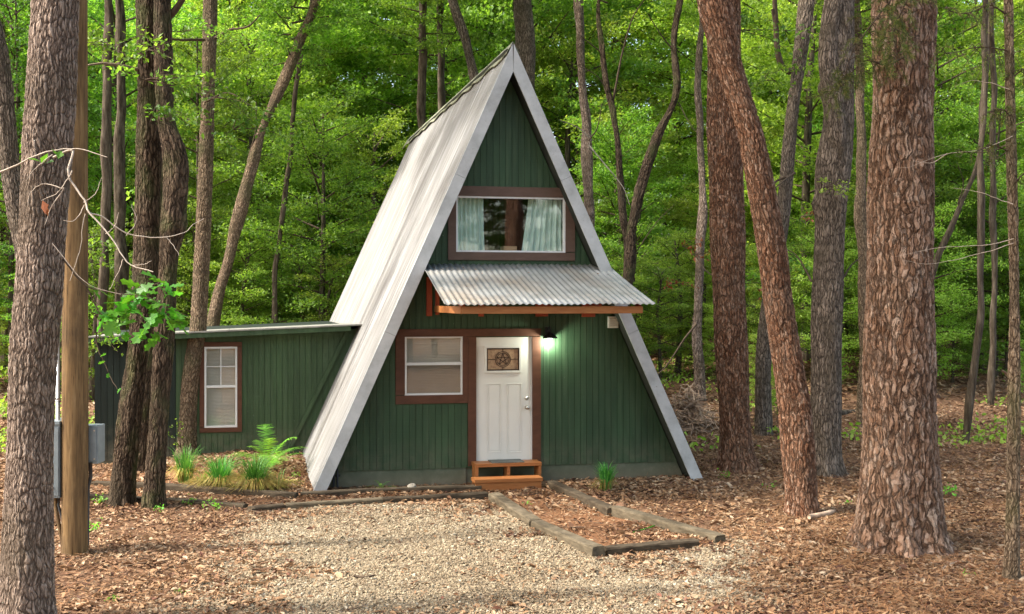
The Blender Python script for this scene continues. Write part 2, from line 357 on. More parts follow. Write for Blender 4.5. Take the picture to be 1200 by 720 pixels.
AF, AD = R(11), R(14.5)
U = np.array([math.cos(AF), math.sin(AF), 0]); DV = np.array([-math.sin(AD), math.cos(AD), 0]); C0 = np.array([0, 17.3, 0])
def L(s, t, z): return C0+s*U+t*DV+np.array([0, 0, z])
def A(px, py, t=0):
    k = (px-600)/F; s = (k*(C0[1]+t*DV[1])-(C0[0]+t*DV[0]))/(U[0]-k*U[1])
    y = C0[1]+t*DV[1]+s*U[1]; return s, CH+(HZ-py)/F*y

class MB:
    def __init__(s): s.v = []; s.f = []; s.uv = None
    def add(s, vs, fs):
        b = len(s.v); s.v += [tuple(map(float, v)) for v in vs]; s.f += [tuple(i+b for i in f) for f in fs]; return s
    def prism(s, poly, t0, t1):            # poly in (s,z), extruded in depth; counter-clockwise as seen from the front
        n = len(poly); vs = [L(a, t0, b) for a, b in poly]+[L(a, t1, b) for a, b in poly]
        fs = [tuple(range(n)), tuple(range(2*n-1, n-1, -1))]+[((i+1) % n, i, n+i, n+(i+1) % n) for i in range(n)]
        return s.add(vs, fs)
    def box(s, s0, s1, t0, t1, z0, z1): return s.prism([(s0, z0), (s1, z0), (s1, z1), (s0, z1)], t0, t1)
    def hexa(s, p):                        # 8 corner points bottom 4 then top 4
        return s.add(p, [(3, 2, 1, 0), (4, 5, 6, 7), (0, 1, 5, 4), (1, 2, 6, 5), (2, 3, 7, 6), (3, 0, 4, 7)])
    def tube(s, pts, rad, n=8, cap=True):
        pts = [np.asarray(p, float) for p in pts]; K = len(pts); rad = rad if hasattr(rad, '__len__') else [rad]*K
        rings = []; ref = None
        for i in range(K):
            d = pts[min(i+1, K-1)]-pts[max(i-1, 0)]; d = d/(np.linalg.norm(d)+1e-9)
            if ref is None: ref = np.array([1., 0, 0]) if abs(d[0]) < .8 else np.array([0, 0, 1.])
            a = np.cross(d, ref); a /= np.linalg.norm(a)+1e-9; b = np.cross(d, a); ref = np.cross(a, d)
            rings.append([pts[i]+rad[i]*(math.cos(2*math.pi*j/n)*a+math.sin(2*math.pi*j/n)*b) for j in range(n)])
        vs = [v for r in rings for v in r]; fs = []
        for i in range(K-1):
            for j in range(n):
                k = (j+1) % n; fs.append((i*n+j, i*n+k, (i+1)*n+k, (i+1)*n+j))
        if cap: fs += [tuple(range(n)), tuple((K-1)*n+j for j in range(n-1, -1, -1))]
        return s.add(vs, fs)
    def build(s, name, mat, parent=None, smooth=False, bevel=0):
        me = D.meshes.new(name); me.from_pydata(s.v, [], s.f); me.materials.append(mat)
        if smooth: me.polygons.foreach_set('use_smooth', [True]*len(s.f))
        me.update(); me.validate()
        o = put_world(name, me, parent)
        if bevel:
            b = o.modifiers.new('bevel', 'BEVEL'); b.width = bevel; b.segments = 2; b.limit_method = 'ANGLE'
        return o

# ------------------------------------------------------------------ ground
def axis(lo, hi, fine_lo, fine_hi, step):
    mid = np.arange(fine_lo, fine_hi+1e-6, step); out = [mid]
    a = [fine_hi]; s = step
    while a[-1] < hi: s *= 1.25; a.append(a[-1]+s)
    b = [fine_lo]; s = step
    while b[-1] > lo: s *= 1.25; b.append(b[-1]-s)
    return np.concatenate([np.array(b[:0:-1]), mid, np.array(a[1:])])
xs = axis(-400, 400, -9, 9, .11); ys = axis(-200, 600, 8.5, 22, .11)
XX, YY = np.meshgrid(xs, ys); 
def vn(x, y, s, seed=0):      # cheap smooth value noise
    r = np.random.default_rng(seed).random((256, 256)); x = np.asarray(x)*s+100; y = np.asarray(y)*s+100
    xi = np.floor(x).astype(int); yi = np.floor(y).astype(int); fx = x-xi; fy = y-yi
    fx = fx*fx*(3-2*fx); fy = fy*fy*(3-2*fy); g = lambda a, b: r[a % 256, b % 256]
    return (g(xi, yi)*(1-fx)+g(xi+1, yi)*fx)*(1-fy)+(g(xi, yi+1)*(1-fx)+g(xi+1, yi+1)*fx)*fy
def sdist(poly, X, Y):        # >0 inside
    X = np.asarray(X, float); Y = np.asarray(Y, float); ins = np.zeros(X.shape, bool); dm = np.full(X.shape, 1e9)
    n = len(poly)
    for i in range(n):
        x1, y1 = poly[i]; x2, y2 = poly[(i+1) % n]
        c = ((y1 > Y) != (y2 > Y)) & (X < (x2-x1)*(Y-y1)/((y2-y1)+1e-12)+x1); ins ^= c
        ex, ey = x2-x1, y2-y1; tt = np.clip(((X-x1)*ex+(Y-y1)*ey)/(ex*ex+ey*ey), 0, 1)
        dm = np.minimum(dm, np.hypot(X-x1-tt*ex, Y-y1-tt*ey))
    return np.where(ins, dm, -dm)
DRIVE = [tuple(Gd(*p)) for p in [(318, 600), (400, 592), (574, 586), (702, 652), (850, 642), (935, 680), (900, 722)]]+[(2.6, 7.5), (-2.6, 6.5), (-3.0, 9.2), tuple(Gd(262, 700)), tuple(Gd(285, 640))]
PATH = [tuple(Gd(*p)) for p in [(560, 568), (648, 568), (848, 637), (702, 652), (575, 583)]]
BED = [tuple(Gd(*p)) for p in [(100, 580), (287, 598), (333, 596), (572, 581), (560, 566), (395, 560), (340, 540), (110, 556)]]
def gmask(X, Y):
    d = sdist(DRIVE, X, Y); d = d+(vn(X, Y, 1.3, 1)-.5)*1.5+(vn(X, Y, 5, 2)-.5)*.8
    return np.clip(d/1.3+.35, 0, 1)*np.where(sdist(PATH, X, Y) > -.02, 0, 1)*np.where(sdist(BED, X, Y) > -.02, 0, 1)
ZZ = hterrain(XX, YY)+(vn(XX, YY, 3, 5)-.5)*.035+(vn(XX, YY, .6, 6)-.5)*.06
gm = gmask(XX, YY); mm = np.clip(np.maximum(sdist(PATH, XX, YY), sdist(BED, XX, YY))/.1+.5, 0, 1)
def zg(x, y): return hterrain(x, y)+(vn(x, y, 3, 5)-.5)*.035+(vn(x, y, .6, 6)-.5)*.06
ny, nx = XX.shape; idx = np.arange(nx*ny).reshape(ny, nx)
fq = np.stack([idx[:-1, :-1], idx[:-1, 1:], idx[1:, 1:], idx[1:, :-1]], -1).reshape(-1, 4)
go = link('ground', mesh_np('ground', np.stack([XX, YY, ZZ], -1).reshape(-1, 3), fq, M['ground'], True, vattr={'gravel': gm.ravel(), 'mulch': mm.ravel()}))
tag(go, 'brown forest floor covered in soil and dead leaves', None, None, 'structure')

# house footprint to keep scatter out
def inhouse(x, y):
    x = np.asarray(x); y = np.asarray(y)-17.3; det = U[0]*DV[1]-U[1]*DV[0]
    s = (x*DV[1]-y*DV[0])/det; t = (U[0]*y-U[1]*x)/det
    return ((s > -3.0) & (s < 3.05) & (t > -.02) & (t < 10.8)) | ((s > -8.2) & (s < -2.5) & (t > 3.15) & (t < 8))

def frames(n, tilt=.6):
    az = RNG.random(n)*2*math.pi; a = np.stack([np.cos(az), np.sin(az), np.zeros(n)], 1)
    nrm = RNG.normal(size=(n, 3))*tilt+np.array([0, 0, 1]); nrm /= np.linalg.norm(nrm, axis=1)[:, None]
    a = a-(a*nrm).sum(1)[:, None]*nrm; a /= np.linalg.norm(a, axis=1)[:, None]
    return a, np.cross(nrm, a), nrm
# gravel stones
def gravel():
    n = 230000; X = RNG.uniform(-5, 4.6, n); Y = 8.8+RNG.random(n)**1.0*6.6
    m = gmask(X, Y); dens = np.clip(.78+.9*(vn(X, Y, 1.5, 8)-.35)+.5*(vn(X, Y, 4.5, 9)-.5), .4, 1)
    keep = (RNG.random(n) < m*dens) & (np.abs(X) < Y*.5); 
    sprinkle = (RNG.random(n) < .012) & (sdist(PATH, X, Y) < 0); keep |= sprinkle & ~inhouse(X, Y)
    X, Y = X[keep], Y[keep]; n = len(X); sz = RNG.uniform(.006, .0155, n)*np.clip(RNG.lognormal(0, .3, n), .6, 1.7)
    base = np.array([[1, 0, 0], [0, 1, 0], [-1, 0, 0], [0, -1, 0], [0, 0, 1], [0, 0, -1]], float)
    a, b, c = frames(n, .5)
    j = base[None]*RNG.uniform(.7, 1.25, (n, 6, 1))+RNG.normal(size=(n, 6, 3))*.16; j[:, :, 2] *= .7; j[:, :, 0] *= 1.25
    V = (j[:, :, 0:1]*a[:, None]+j[:, :, 1:2]*b[:, None]+j[:, :, 2:3]*c[:, None])*sz[:, None, None]
    V += np.stack([X, Y, zg(X, Y)+sz*.3], 1)[:, None]
    f = np.array([[0, 1, 4], [1, 2, 4], [2, 3, 4], [3, 0, 4], [1, 0, 5], [2, 1, 5], [3, 2, 5], [0, 3, 5]])
    Fc = (np.arange(n)[:, None, None]*6+f[None]).reshape(-1, 3)
    r = np.clip(RNG.normal(.5, .22, n)+(vn(X, Y, .9, 12)-.5)*.35, 0, 1)
    tag(link('gravel', mesh_np('gravel', V.reshape(-1, 3), Fc, M['stone'], rnd=np.repeat(r, 8))), 'tan crushed stone gravel of the driveway', None, None, 'stuff')
gravel()
def litter_leaves():
    parts = []
    for (n, y0, y1, smin, smax, gk) in ((105000, 8.8, 15, .016, .043, .06), (105000, 15, 26, .022, .055, 1), (34000, 26, 42, .05, .10, 1)):
        Y = RNG.uniform(y0, y1, n); X = RNG.uniform(-.53, .53, n)*Y
        m = gmask(X, Y); d = np.clip((vn(X, Y, 1.1, 21)-.5)*1.1+(vn(X, Y, 3.2, 22)-.5)*.9+.68, .22, 1); p = np.where(sdist(PATH, X, Y) > 0, .75, 1.)
        keep = (RNG.random(n) < d*p*(1-m*np.clip(1.15-.36*vn(X, Y, 2.2, 61), .8, .985))) & ~inhouse(X, Y)
        X, Y = X[keep], Y[keep]; parts.append((X, Y, RNG.uniform(smin, smax, len(X))*np.where(RNG.random(len(X)) < .05, 1.8, 1)))
    X = np.concatenate([p[0] for p in parts]); Y = np.concatenate([p[1] for p in parts]); s = np.concatenate([p[2] for p in parts]); n = len(X)
    a, b, c = frames(n, .38); wd = RNG.uniform(.3, .6, n); cu = RNG.uniform(-.15, .5, n)
    # 6 verts: base, left-low, left-high, tip, right-high, right-low, folded about the mid-rib
    prof = [(-1, 0, 0), (-.3, 1, 1), (.45, .8, 1), (1, 0, .3), (.45, -.8, 1), (-.3, -1, 1)]
    V = np.zeros((n, 6, 3))
    for i, (l, wv, k) in enumerate(prof):
        l = l+RNG.normal(size=n)*.12
        V[:, i] = a*(l*s)[:, None]+b*(wv*wd*s*RNG.uniform(.6, 1.2, n))[:, None]+c*(k*cu*s*.8)[:, None]
    V += np.stack([X, Y, zg(X, Y)+.006+RNG.random(n)*.02], 1)[:, None]
    f = np.array([[0, 5, 4, 3], [0, 3, 2, 1]]); Fc = (np.arange(n)[:, None, None]*6+f[None]).reshape(-1, 4)
    r = np.clip(RNG.beta(1.5, 1.6, n)*.95+(vn(X, Y, .8, 33)-.5)*.35+(vn(X, Y, 3, 34)-.5)*.2, 0, 1)
    tag(link('fallen_leaves', mesh_np('fallen_leaves', V.reshape(-1, 3), Fc, M['litter'], rnd=np.repeat(r, 2))), 'dry brown and tan fallen leaves covering the forest floor', None, None, 'stuff')
litter_leaves()
def pine_straw():
    n = 80000; Y = 9+RNG.random(n)**1.3*12; X = RNG.uniform(-.52, .52, n)*Y
    keep = (RNG.random(n) < np.clip((X-1.2)/2.5, .16, 1)*np.clip(vn(X, Y, 1.6, 71)*1.8-.2, .2, 1)*(1-gmask(X, Y)*.9)) & ~inhouse(X, Y)
    X, Y = X[keep], Y[keep]; n = len(X); a, b, c = frames(n, .2); l = RNG.uniform(.05, .11, n); wd = .0022
    o = np.stack([X, Y, zg(X, Y)+.02+RNG.random(n)*.02], 1)
    V = np.stack([o-a*l[:, None]-b*wd, o-a*l[:, None]+b*wd, o+a*l[:, None]+b*wd, o+a*l[:, None]-b*wd], 1).reshape(-1, 3)
    tag(link('pine_straw', mesh_np('pine_straw', V, np.arange(n*4).reshape(-1, 4), M['straw'], rnd=RNG.random(n))), 'orange brown pine needles strewn over the ground at right', None, None, 'stuff')
pine_straw()

def floor_twigs():
    mb = MB(); k = 0
    while k < 620:
        y = RNG.uniform(9, 24); x = RNG.uniform(-.5, .5)*y
        if inhouse(x, y) or (float(gmask(x, y)) > .5 and RNG.random() < .8): continue
        k += 1; l = RNG.uniform(.06, .38)*.5; a = RNG.random()*6.28; dx, dy = l*math.cos(a), l*math.sin(a); r_ = RNG.uniform(.0018, .0055); pts = []
        for q in (-1, -.2, .5, 1):
            xx, yy = x+dx*q+RNG.normal()*.012, y+dy*q+RNG.normal()*.012; pts.append([xx, yy, float(zg(xx, yy))+.022+r_+RNG.random()*.012])
        mb.tube(pts, [r_, r_, r_*.8, r_*.4], 4, False)
    o = mb.build('fallen_twigs', M['floor_twig'], None, True); tag(o, 'small dry twigs scattered over the leaf covered ground', None, None, 'stuff')
floor_twigs()

# ------------------------------------------------------------------ A-frame cabin
TR = -.38                                              # front edge of the roof
(sL, zL), (sP, zP), (sR, zR) = A(370, 571, TR), A(601, 53, TR), A(820, 553, TR)
zE = min(zL, zR); sPk = sP
LEN = 9.5; WALL_T = .13                               # roof thickness
def perp(sa):                                          # inward offset of a slope line
    dx, dz = sPk-sa, zP-zE; l = math.hypot(dx, dz); return (dz/l, -dx/l) if sa < sPk else (-dz/l*-1*-1, dx/l)
cab = empty('a_frame_cabin', tuple(L(0, 0, 0)), 'green A-frame cabin with white metal roof and white front door', 'cabin')
def inner_z(s, off=WALL_T+.02):
    """height of the underside of the roof above façade coordinate s"""
    sa = sL if s < sPk else sR; dx, dz = sPk-sa, zP-zE; l = math.hypot(dx, dz)
    return zE+(s-sa)*dz/dx-off*l/abs(dx)
def edge_s(z, side, off=WALL_T+.02):
    sa = sL if side < 0 else sR; dx, dz = sPk-sa, zP-zE; l = math.hypot(dx, dz)
    return sa+(z-zE)*dx/dz-side*off*l/dz
# openings (s0,s1,z0,z1)
def rect(x0, y0, x1, y1, t=0):
    a = A(x0, (y0+y1)/2, t)[0]; b = A(x1, (y0+y1)/2, t)[0]; xm = (x0+x1)/2
    return a, b, A(xm, y1, t)[1], A(xm, y0, t)[1]
UW = rect(534, 231, 662, 296); LW = rect(474, 394, 542, 463); DR = rect(557.5, 395, 623, 543.5)
def boards(s0, s1, zb, topf, openings, t, mat, parent, bw=.1045, depth=.02, name='siding_board'):
    n = int(round((s1-s0)/bw)); bw = (s1-s0)/n
    for i in range(n):
        a, b = s0+i*bw, s0+(i+1)*bw; segs = [(zb, None)]
        lo = zb
        for (o0, o1, z0, z1) in sorted(openings, key=lambda q: q[2]):
            if a < o1 and b > o0:
                last = segs.pop(); segs.append((last[0], z0)); segs.append((z1, None))
        for (z0, z1) in segs:
            mb = MB(); g = .004; dj = random.uniform(-.0015, .0015)
            for (x0, x1, f0, f1) in ((a+g, b-g, t-depth+dj, t-.008), (a, b, t-.008, t)):
                if z1 is None:
                    ta, tb = topf(x0), topf(x1)
                    if ta <= z0 and tb <= z0: continue
                    poly = [(x0, z0), (x1, z0)]+([(x1, tb)] if tb > z0 else [])+([(x0, ta)] if ta > z0 else [])
                    if len(poly) < 3: continue
                    if ta > z0 and tb <= z0: poly = [(x0, z0), (x1, z0), (x0, ta)]
                else:
                    if z1-z0 < .02: continue
                    poly = [(x0, z0), (x1, z0), (x1, min(z1, topf(x1))), (x0, min(z1, topf(x0)))]
                mb.prism(poly, f0, f1)
            if mb.v: mb.build(name, mat, parent)
ZF = .25
boards(edge_s(ZF, -1), edge_s(ZF, 1), ZF, inner_z, [UW, LW, DR], 0, M['siding'], cab)
# foundation, floor, back wall, loft
mb = MB(); mb.prism([(edge_s(-.3, -1), -.3), (DR[0]-.16, -.3), (DR[0]-.16, ZF-.003), (edge_s(ZF, -1), ZF-.003)], .0, .12)
mb.prism([(DR[1]+.16, -.3), (edge_s(-.3, 1), -.3), (edge_s(ZF, 1), ZF-.003), (DR[1]+.16, ZF-.003)], .0, .12)
mb.box(DR[0]-.16, DR[1]+.16, .03, .12, -.3, DR[2]-.02); mb.build('foundation', M['found'], cab)
MB().prism([(edge_s(.0, -1), .0), (edge_s(.0, 1), .0), (sPk, inner_z(sPk-.001)-.05)], LEN-.35, LEN-.25).build('rear_wall', M['siding'], cab)
MB().box(edge_s(DR[2]-.05, -1), edge_s(DR[2]-.05, 1), .13, LEN-.4, DR[2]-.15, DR[2]-.03).build('floor_deck', M['inside'], cab)
zl = UW[2]-.35
MB().box(edge_s(zl+.1, -1), edge_s(zl+.1, 1), .13, LEN-.4, zl-.1, zl).build('loft_floor', M['inside'], cab)
MB().prism([(edge_s(zl+.01, -1), zl+.01), (edge_s(zl+.01, 1), zl+.01), (sPk, inner_z(sPk-.001)-.05)], 2.4, 2.45).build('loft_partition', M['inside'], cab)
# roof: panels along the ridge
def roof_side(side):
    sa = sL if side < 0 else sR; dx, dz = sPk-sa, zP-zE; l = math.hypot(dx, dz); nrm = (-dz/l*(1 if side < 0 else -1), abs(dx)/l)
    def pt(v, t, off): f = v/l; return L(sa+dx*f+nrm[0]*off, t, zE+dz*f+nrm[1]*off)
    T0, T1 = TR+.005, LEN; N = 12; pw = (T1-T0)/N
    mb = MB(); mb.hexa([pt(0, T0+.02, -WALL_T), pt(0, T1, -WALL_T), pt(0, T1, -.025), pt(0, T0+.02, -.025), pt(l-.02, T0+.02, -WALL_T), pt(l-.02, T1, -WALL_T), pt(l-.02, T1, -.025), pt(l-.02, T0+.02, -.025)])
    mb.build('roof_deck', M['soffit'], cab)
    for i in range(N):
        vs = []; uv = []; fs = []; rows = 9
        prof = []
        m = 6; a0 = T0+i*pw
        for q in range(m):                      # ribs every ~0.15 m
            b = a0+pw*q/m; e = pw/m
            prof += [(b+.002, 0), (b+e*.62, 0), (b+e*.74, .011), (b+e*.90, .011)]
        prof.append((a0+pw+.012, .003))
        jit = random.uniform(-.003, .003)
        for r in range(rows):
            v = -.05+(l+.05)*r/(rows-1); wv = random.uniform(-.004, .004)
            for (t, o) in prof: vs.append(pt(v, t, o+jit+wv)); uv.append((t, v))
        k = len(prof)
        for r in range(rows-1):
            for c in range(k-1): fs.append((r*k+c, r*k+c+1, (r+1)*k+c+1, (r+1)*k+c) if side > 0 else (r*k+c+1, r*k+c, (r+1)*k+c, (r+1)*k+c+1))
        put_world('roof_panel', mesh_np('roof_panel', np.array(vs), np.array(fs), M['roof'], uv=np.array(uv)), cab)
    # rake board in three lengths, soffit lip
    for (f0, f1) in ((-.01, .3435), (.344, .7005), (.701, 1.0)):
        v0, v1 = l*f0, l*f1; wd = .172; o = .002*random.random()
        top_out = pt(v1, TR, .012); 
        mb = MB(); tf, tb = TR-.03-o, TR+.004
        cut = (wd)*abs(dx)/dz if f1 == 1.0 else 0
        P4 = lambda t: [pt(v0, t, -wd), pt(v0, t, .014), pt(v1+(0.004 if f1 == 1 else 0), t, .014), pt(v1-(wd*dz/abs(dx)*0 if 1 else 0)-(wd/ (abs(dx)/l) * (dz/l) if f1 == 1.0 else 0), t, -wd)]
        a, b = P4(tf), P4(tb); vs = a+b
        mb.add(vs, [(0, 1, 2, 3), (7, 6, 5, 4), (1, 0, 4, 5), (2, 1, 5, 6), (3, 2, 6, 7), (0, 3, 7, 4)]); mb.build('rake_board', M['rake'], cab, bevel=.002)
roof_side(-1); roof_side(1)
# ridge cap in overlapping lengths
x0 = TR-.02
for i, ln in enumerate((2.6, 2.7, 2.7, 2.9)):
    mb = MB(); n = 14; top = []
    for sd_ in (-1, 1):
        sa = sL if sd_ < 0 else sR; dx, dz = sPk-sa, zP-zE; l = math.hypot(dx, dz); nr = (-dz/l*(1 if sd_ < 0 else -1), abs(dx)/l)
        for j in range(n+1):
            t = x0+ln*j/n; wv = .19+.03*math.sin(t*5+i*2)+random.uniform(-.01, .01); o = .028+.004*i+.018*abs(math.sin(t*2.3+i))
            f = wv/l; top += [L(sPk, t, zP+.045+.004*i), L(sPk-dx*f+nr[0]*o, t, zP-dz*f+nr[1]*o), L(sPk-dx*f+nr[0]*(o-.012), t, zP-dz*f+nr[1]*(o-.012))]
    fs = []
    for sd_ in range(2):
        b = sd_*(n+1)*3
        for j in range(n):
            for c in range(2): fs.append((b+j*3+c, b+j*3+c+1, b+(j+1)*3+c+1, b+(j+1)*3+c))
    mb.add(top, fs); o_ = mb.build('ridge_cap', M['ridge'], cab)
    sm = o_.modifiers.new('thick', 'SOLIDIFY'); sm.thickness = .006; x0 += ln-.05
# trims
def trim(x0, y0, x1, y1, mat, t0=-.045, t1=-.021, name='trim_board'):
    a = rect(x0, y0, x1, y1); return MB().box(a[0], a[1], t0, t1, a[2], a[3]).build(name, mat, cab, bevel=.003)
trim(524.5, 219.5, 673, 231, M['brown2']); trim(524.5, 296, 673, 305.5, M['brown2'])
trim(524.5, 231.2, 534, 295.8, M['brown2']); trim(662, 231.2, 673, 295.8, M['brown2'])
trim(463, 385.5, 633, 394.5, M['brown']); trim(463, 394.7, 474, 462.8, M['brown']); trim(463, 463, 547.8, 473, M['brown'])
trim(541.5, 394.7, 547.8, 462.8, M['brown']); trim(548, 394.7, 557.5, 546, M['brown']); trim(623, 394.7, 633, 546, M['brown'])
# upper window
def wframe(r, t0, t1, wd, name, mat, parent, mull=None):
    s0, s1, z0, z1 = r; mb = MB()
    mb.box(s0, s1, t0, t1, z0, z0+wd); mb.box(s0, s1, t0, t1, z1-wd, z1); mb.box(s0, s0+wd, t0, t1, z0+wd, z1-wd); mb.box(s1-wd, s1, t0, t1, z0+wd, z1-wd)
    for q in (mull or []): mb.box(*q)
    return mb.build(name, mat, parent, bevel=.002)
wf = wframe(UW, -.03, .05, .028, 'window', M['vinyl'], cab)
s0, s1, z0, z1 = UW
MB().box(s0+.026, s1-.026, .015, .018, z0+.026, z1-.026).build('pane', M['glass'], wf)
def curtain(sa, sb, za, zb, flare, parent, t=.14):
    n, m = 70, 10; V = []; Fc = []
    for j in range(m+1):
        v = j/m
        for i in range(n+1):
            u = i/n; x = sa+(sb-sa)*u
            if flare: x += (flare*(1-v)**1.3)*( (1-u) if flare < 0 else u)
            V.append(L(x, t+.022*math.sin(u*44+.6*math.sin(v*3))+.012*math.sin(u*19+2), za+(zb-za)*v))
    for j in range(m):
        for i in range(n): a = j*(n+1)+i; Fc.append((a, a+1, a+n+2, a+n+1))
    return put_world('curtain', mesh_np('curtain', np.array(V), np.array(Fc), M['curtain'], True), parent)
curtain(s0+.0, A(569, 262)[0], z0, z1-.01, .02, wf); curtain(A(622, 262)[0], s1, z0, z1-.01, -.12, wf)
# objects on the sill inside the loft window
bx_ = rect(588, 289, 604, 295.5, .35)
b_ = MB().box(bx_[0], bx_[1], .25, .45, z0-.0, bx_[3]).build('small_box', M['cardboard']); tag(b_, 'small brown cardboard box inside upper window between the curtains', 'box')
MB().box(s0-.2, s1+.2, .06, .55, z0-.06, z0-.002).build('window_ledge', M['inside'], cab)
# lower window with blinds
wl = wframe(LW, -.035, .04, .03, 'window', M['vinyl'], cab)
s0, s1, z0, z1 = LW; zm = A(500, 426.5)[1]
MB().box(s0+.03, s1-.03, -.028, .0, zm-.022, zm+.022).build('meeting_rail', M['vinyl'], wl)
MB().box(s0+.03, s1-.03, .004, .007, zm+.022, z1-.03).build('pane', M['glass'], wl); MB().box(s0+.03, s1-.03, -.012, -.009, z0+.03, zm-.022).build('pane', M['glass'], wl)
for (za, zb, mt) in ((zm, z1-.03, 'blind'), (z0+.01, zm, 'screen')):
    mb = MB(); k = int((zb-za)/.026)
    for i in range(k):
        z = za+.026*i; mb.hexa([L(s0+.03, .035, z), L(s1-.03, .035, z), L(s1-.03, .062, z+.02), L(s0+.03, .062, z+.02), L(s0+.03, .035, z+.003), L(s1-.03, .035, z+.003), L(s1-.03, .062, z+.023), L(s0+.03, .062, z+.023)])
    mb.build('blind', M[mt], wl)
MB().box(s0, s1, .10, .11, z0, z1).build('backing', M['blind'], wl)
# door
s0, s1, z0, z1 = DR; e = .006
gw = rect(569.8, 408, 608.3, 434.5)
dm = MB(); tf, tb = -.012, .03
dm.box(s0+e, s1-e-.02, tf, tb, z0+.02, gw[2]); dm.box(s0+e, s1-e-.02, tf, tb, gw[3], z1-e); dm.box(s0+e, gw[0], tf, tb, gw[2], gw[3]); dm.box(gw[1], s1-e-.02, tf, tb, gw[2], gw[3])
door = dm.build('door', M['white'], cab)
MB().box(s1-e-.018, s1, -.03, .03, z0+.02, z1).build('door_jamb', M['vinyl'], cab)
MB().box(s0, s1, -.05, .05, z0-.015, z0+.017).build('threshold', M['black'], cab)
gf = rect(567.5, 405.5, 610.5, 437)
wframe(gf, -.034, -.013, .034, 'glazing_frame', M['white'], door)
MB().box(gw[0]+.001, gw[1]-.001, -.006, .006, gw[2]+.001, gw[3]-.001).build('door_glass', M['cane'], door)
mb = MB(); cs, cz = (gw[0]+gw[1])/2, (gw[2]+gw[3])/2; hw, hh = (gw[1]-gw[0])/2, (gw[3]-gw[2])/2
mb.box(gw[0], gw[1], -.016, -.007, gw[2], gw[2]+.022); mb.box(gw[0], gw[1], -.016, -.007, gw[3]-.022, gw[3]); mb.box(gw[0], gw[0]+.022, -.016, -.007, gw[2]+.022, gw[3]-.022); mb.box(gw[1]-.022, gw[1], -.016, -.007, gw[2]+.022, gw[3]-.022)
def strip(a, b, wd=.005):
    (x0, z0_), (x1, z1_) = a, b; l = math.hypot(x1-x0, z1_-z0_); nx_, nz_ = -(z1_-z0_)/l*wd, (x1-x0)/l*wd
    mb.prism([(x0-nx_, z0_-nz_), (x1-nx_, z1_-nz_), (x1+nx_, z1_+nz_), (x0+nx_, z0_+nz_)], -.014, -.007)
for rr in (.125, .10):
    pp = [(cs+rr*math.cos(i*math.pi/12), cz+rr*math.sin(i*math.pi/12)) for i in range(25)]
    for a, b in zip(pp, pp[1:]): strip(a, b, .004)
st = [(cs+.10*math.cos(math.pi/2+i*4*math.pi/5), cz+.10*math.sin(math.pi/2+i*4*math.pi/5)) for i in range(6)]
for a, b in zip(st, st[1:]): strip(a, b, .005)
for a, b in (((gw[0], cz), (cs-.125, cz)), ((cs+.125, cz), (gw[1], cz)), ((cs, gw[2]), (cs, cz-.125)), ((cs, cz+.125), (cs, gw[3]))): strip(a, b, .0045)
mb.build('came', M['lead'], door)
for (xa, xb) in ((570.5, 587), (593.5, 611)):
    r_ = rect(xa, 449.5, xb, 530.5); mb = MB(); wframe(r_, -.019, -.0125, .012, 'door_panel', M['white'], door)
    mb = MB(); mb.box(r_[0]+.035, r_[1]-.035, -.017, -.0125, r_[2]+.035, r_[3]-.035); mb.build('door_panel', M['white'], door, bevel=.004)
def lathe(mb, s, z, prof, n=16):
    vs = []; fs = []
    for (t, r_) in prof:
        for j in range(n): vs.append(L(s+r_*math.cos(2*math.pi*j/n), t, z+r_*math.sin(2*math.pi*j/n)))
    for i in range(len(prof)-1):
        for j in range(n): k = (j+1) % n; fs.append((i*n+j, i*n+k, (i+1)*n+k, (i+1)*n+j))
    fs.append(tuple(range((len(prof)-1)*n, len(prof)*n))); return mb.add(vs, fs)
s_, z_ = A(616.8, 466.5); lathe(MB(), s_, z_, [(-.012, .032), (-.02, .033), (-.032, .028), (-.036, .012), (-.05, .011), (-.05, .0)]).build('deadbolt', M['nickel'], door, True)
s_, z_ = A(616.8, 477.5); lathe(MB(), s_, z_, [(-.012, .034), (-.018, .034), (-.026, .014), (-.045, .013), (-.055, .028), (-.075, .033), (-.09, .025), (-.094, 0.001)]).build('door_knob', M['nickel'], door, True)

# awning -----------------------------------------------------------
aw = empty('awning', tuple(-Vector(tuple(L(0, 0, 0)))+Vector(tuple(L(.3, 0, 3.2))))); aw.parent = cab
(sa0, za0), (sa1, _) = A(494, 309.5, -.04), A(711, 309.5, -.04); pr = -2.2
zb0 = A(645, 357, pr)[1]; sb0 = A(521, 361, pr)[0]; sb1 = A(768.5, 354, pr)[0]
N = 33; m = N*8; V = []; Fc = []; rows = 7
for j in range(rows):
    v = j/(rows-1)
    for i in range(m+1):
        u = i/m; s_ = (sa0+(sa1-sa0)*u)*(1-v)+(sb0+(sb1-sb0)*u)*v
        if v == 0: pass
        V.append(L(s_, -.04+(pr+.04)*v, za0+(zb0-za0)*v+.0095*math.cos(u*N*2*math.pi)-.012*math.sin(v*math.pi)+.003*math.sin(s_*5+v*4)))
for j in range(rows-1):
    for i in range(m): a = j*(m+1)+i; Fc.append((a+1, a, a+m+1, a+m+2))
for q in range(3):                                       # three overlapping sheets
    c0 = q*11*8; c1 = (q+1)*11*8; idxs = [j*(m+1)+i for j in range(rows) for i in range(c0, c1+1)]
    k = c1-c0+1; VV = np.array([V[i] for i in idxs])+np.array([0, 0, .004*q]); FF = [(j*k+i+1, j*k+i, (j+1)*k+i, (j+1)*k+i+1) for j in range(rows-1) for i in range(k-1)]
    o = put_world('corrugated_sheet', mesh_np('corrugated_sheet', VV, np.array(FF), M['corr'], True), aw)
    sm = o.modifiers.new('thick', 'SOLIDIFY'); sm.thickness = .003
pb = pr+.10
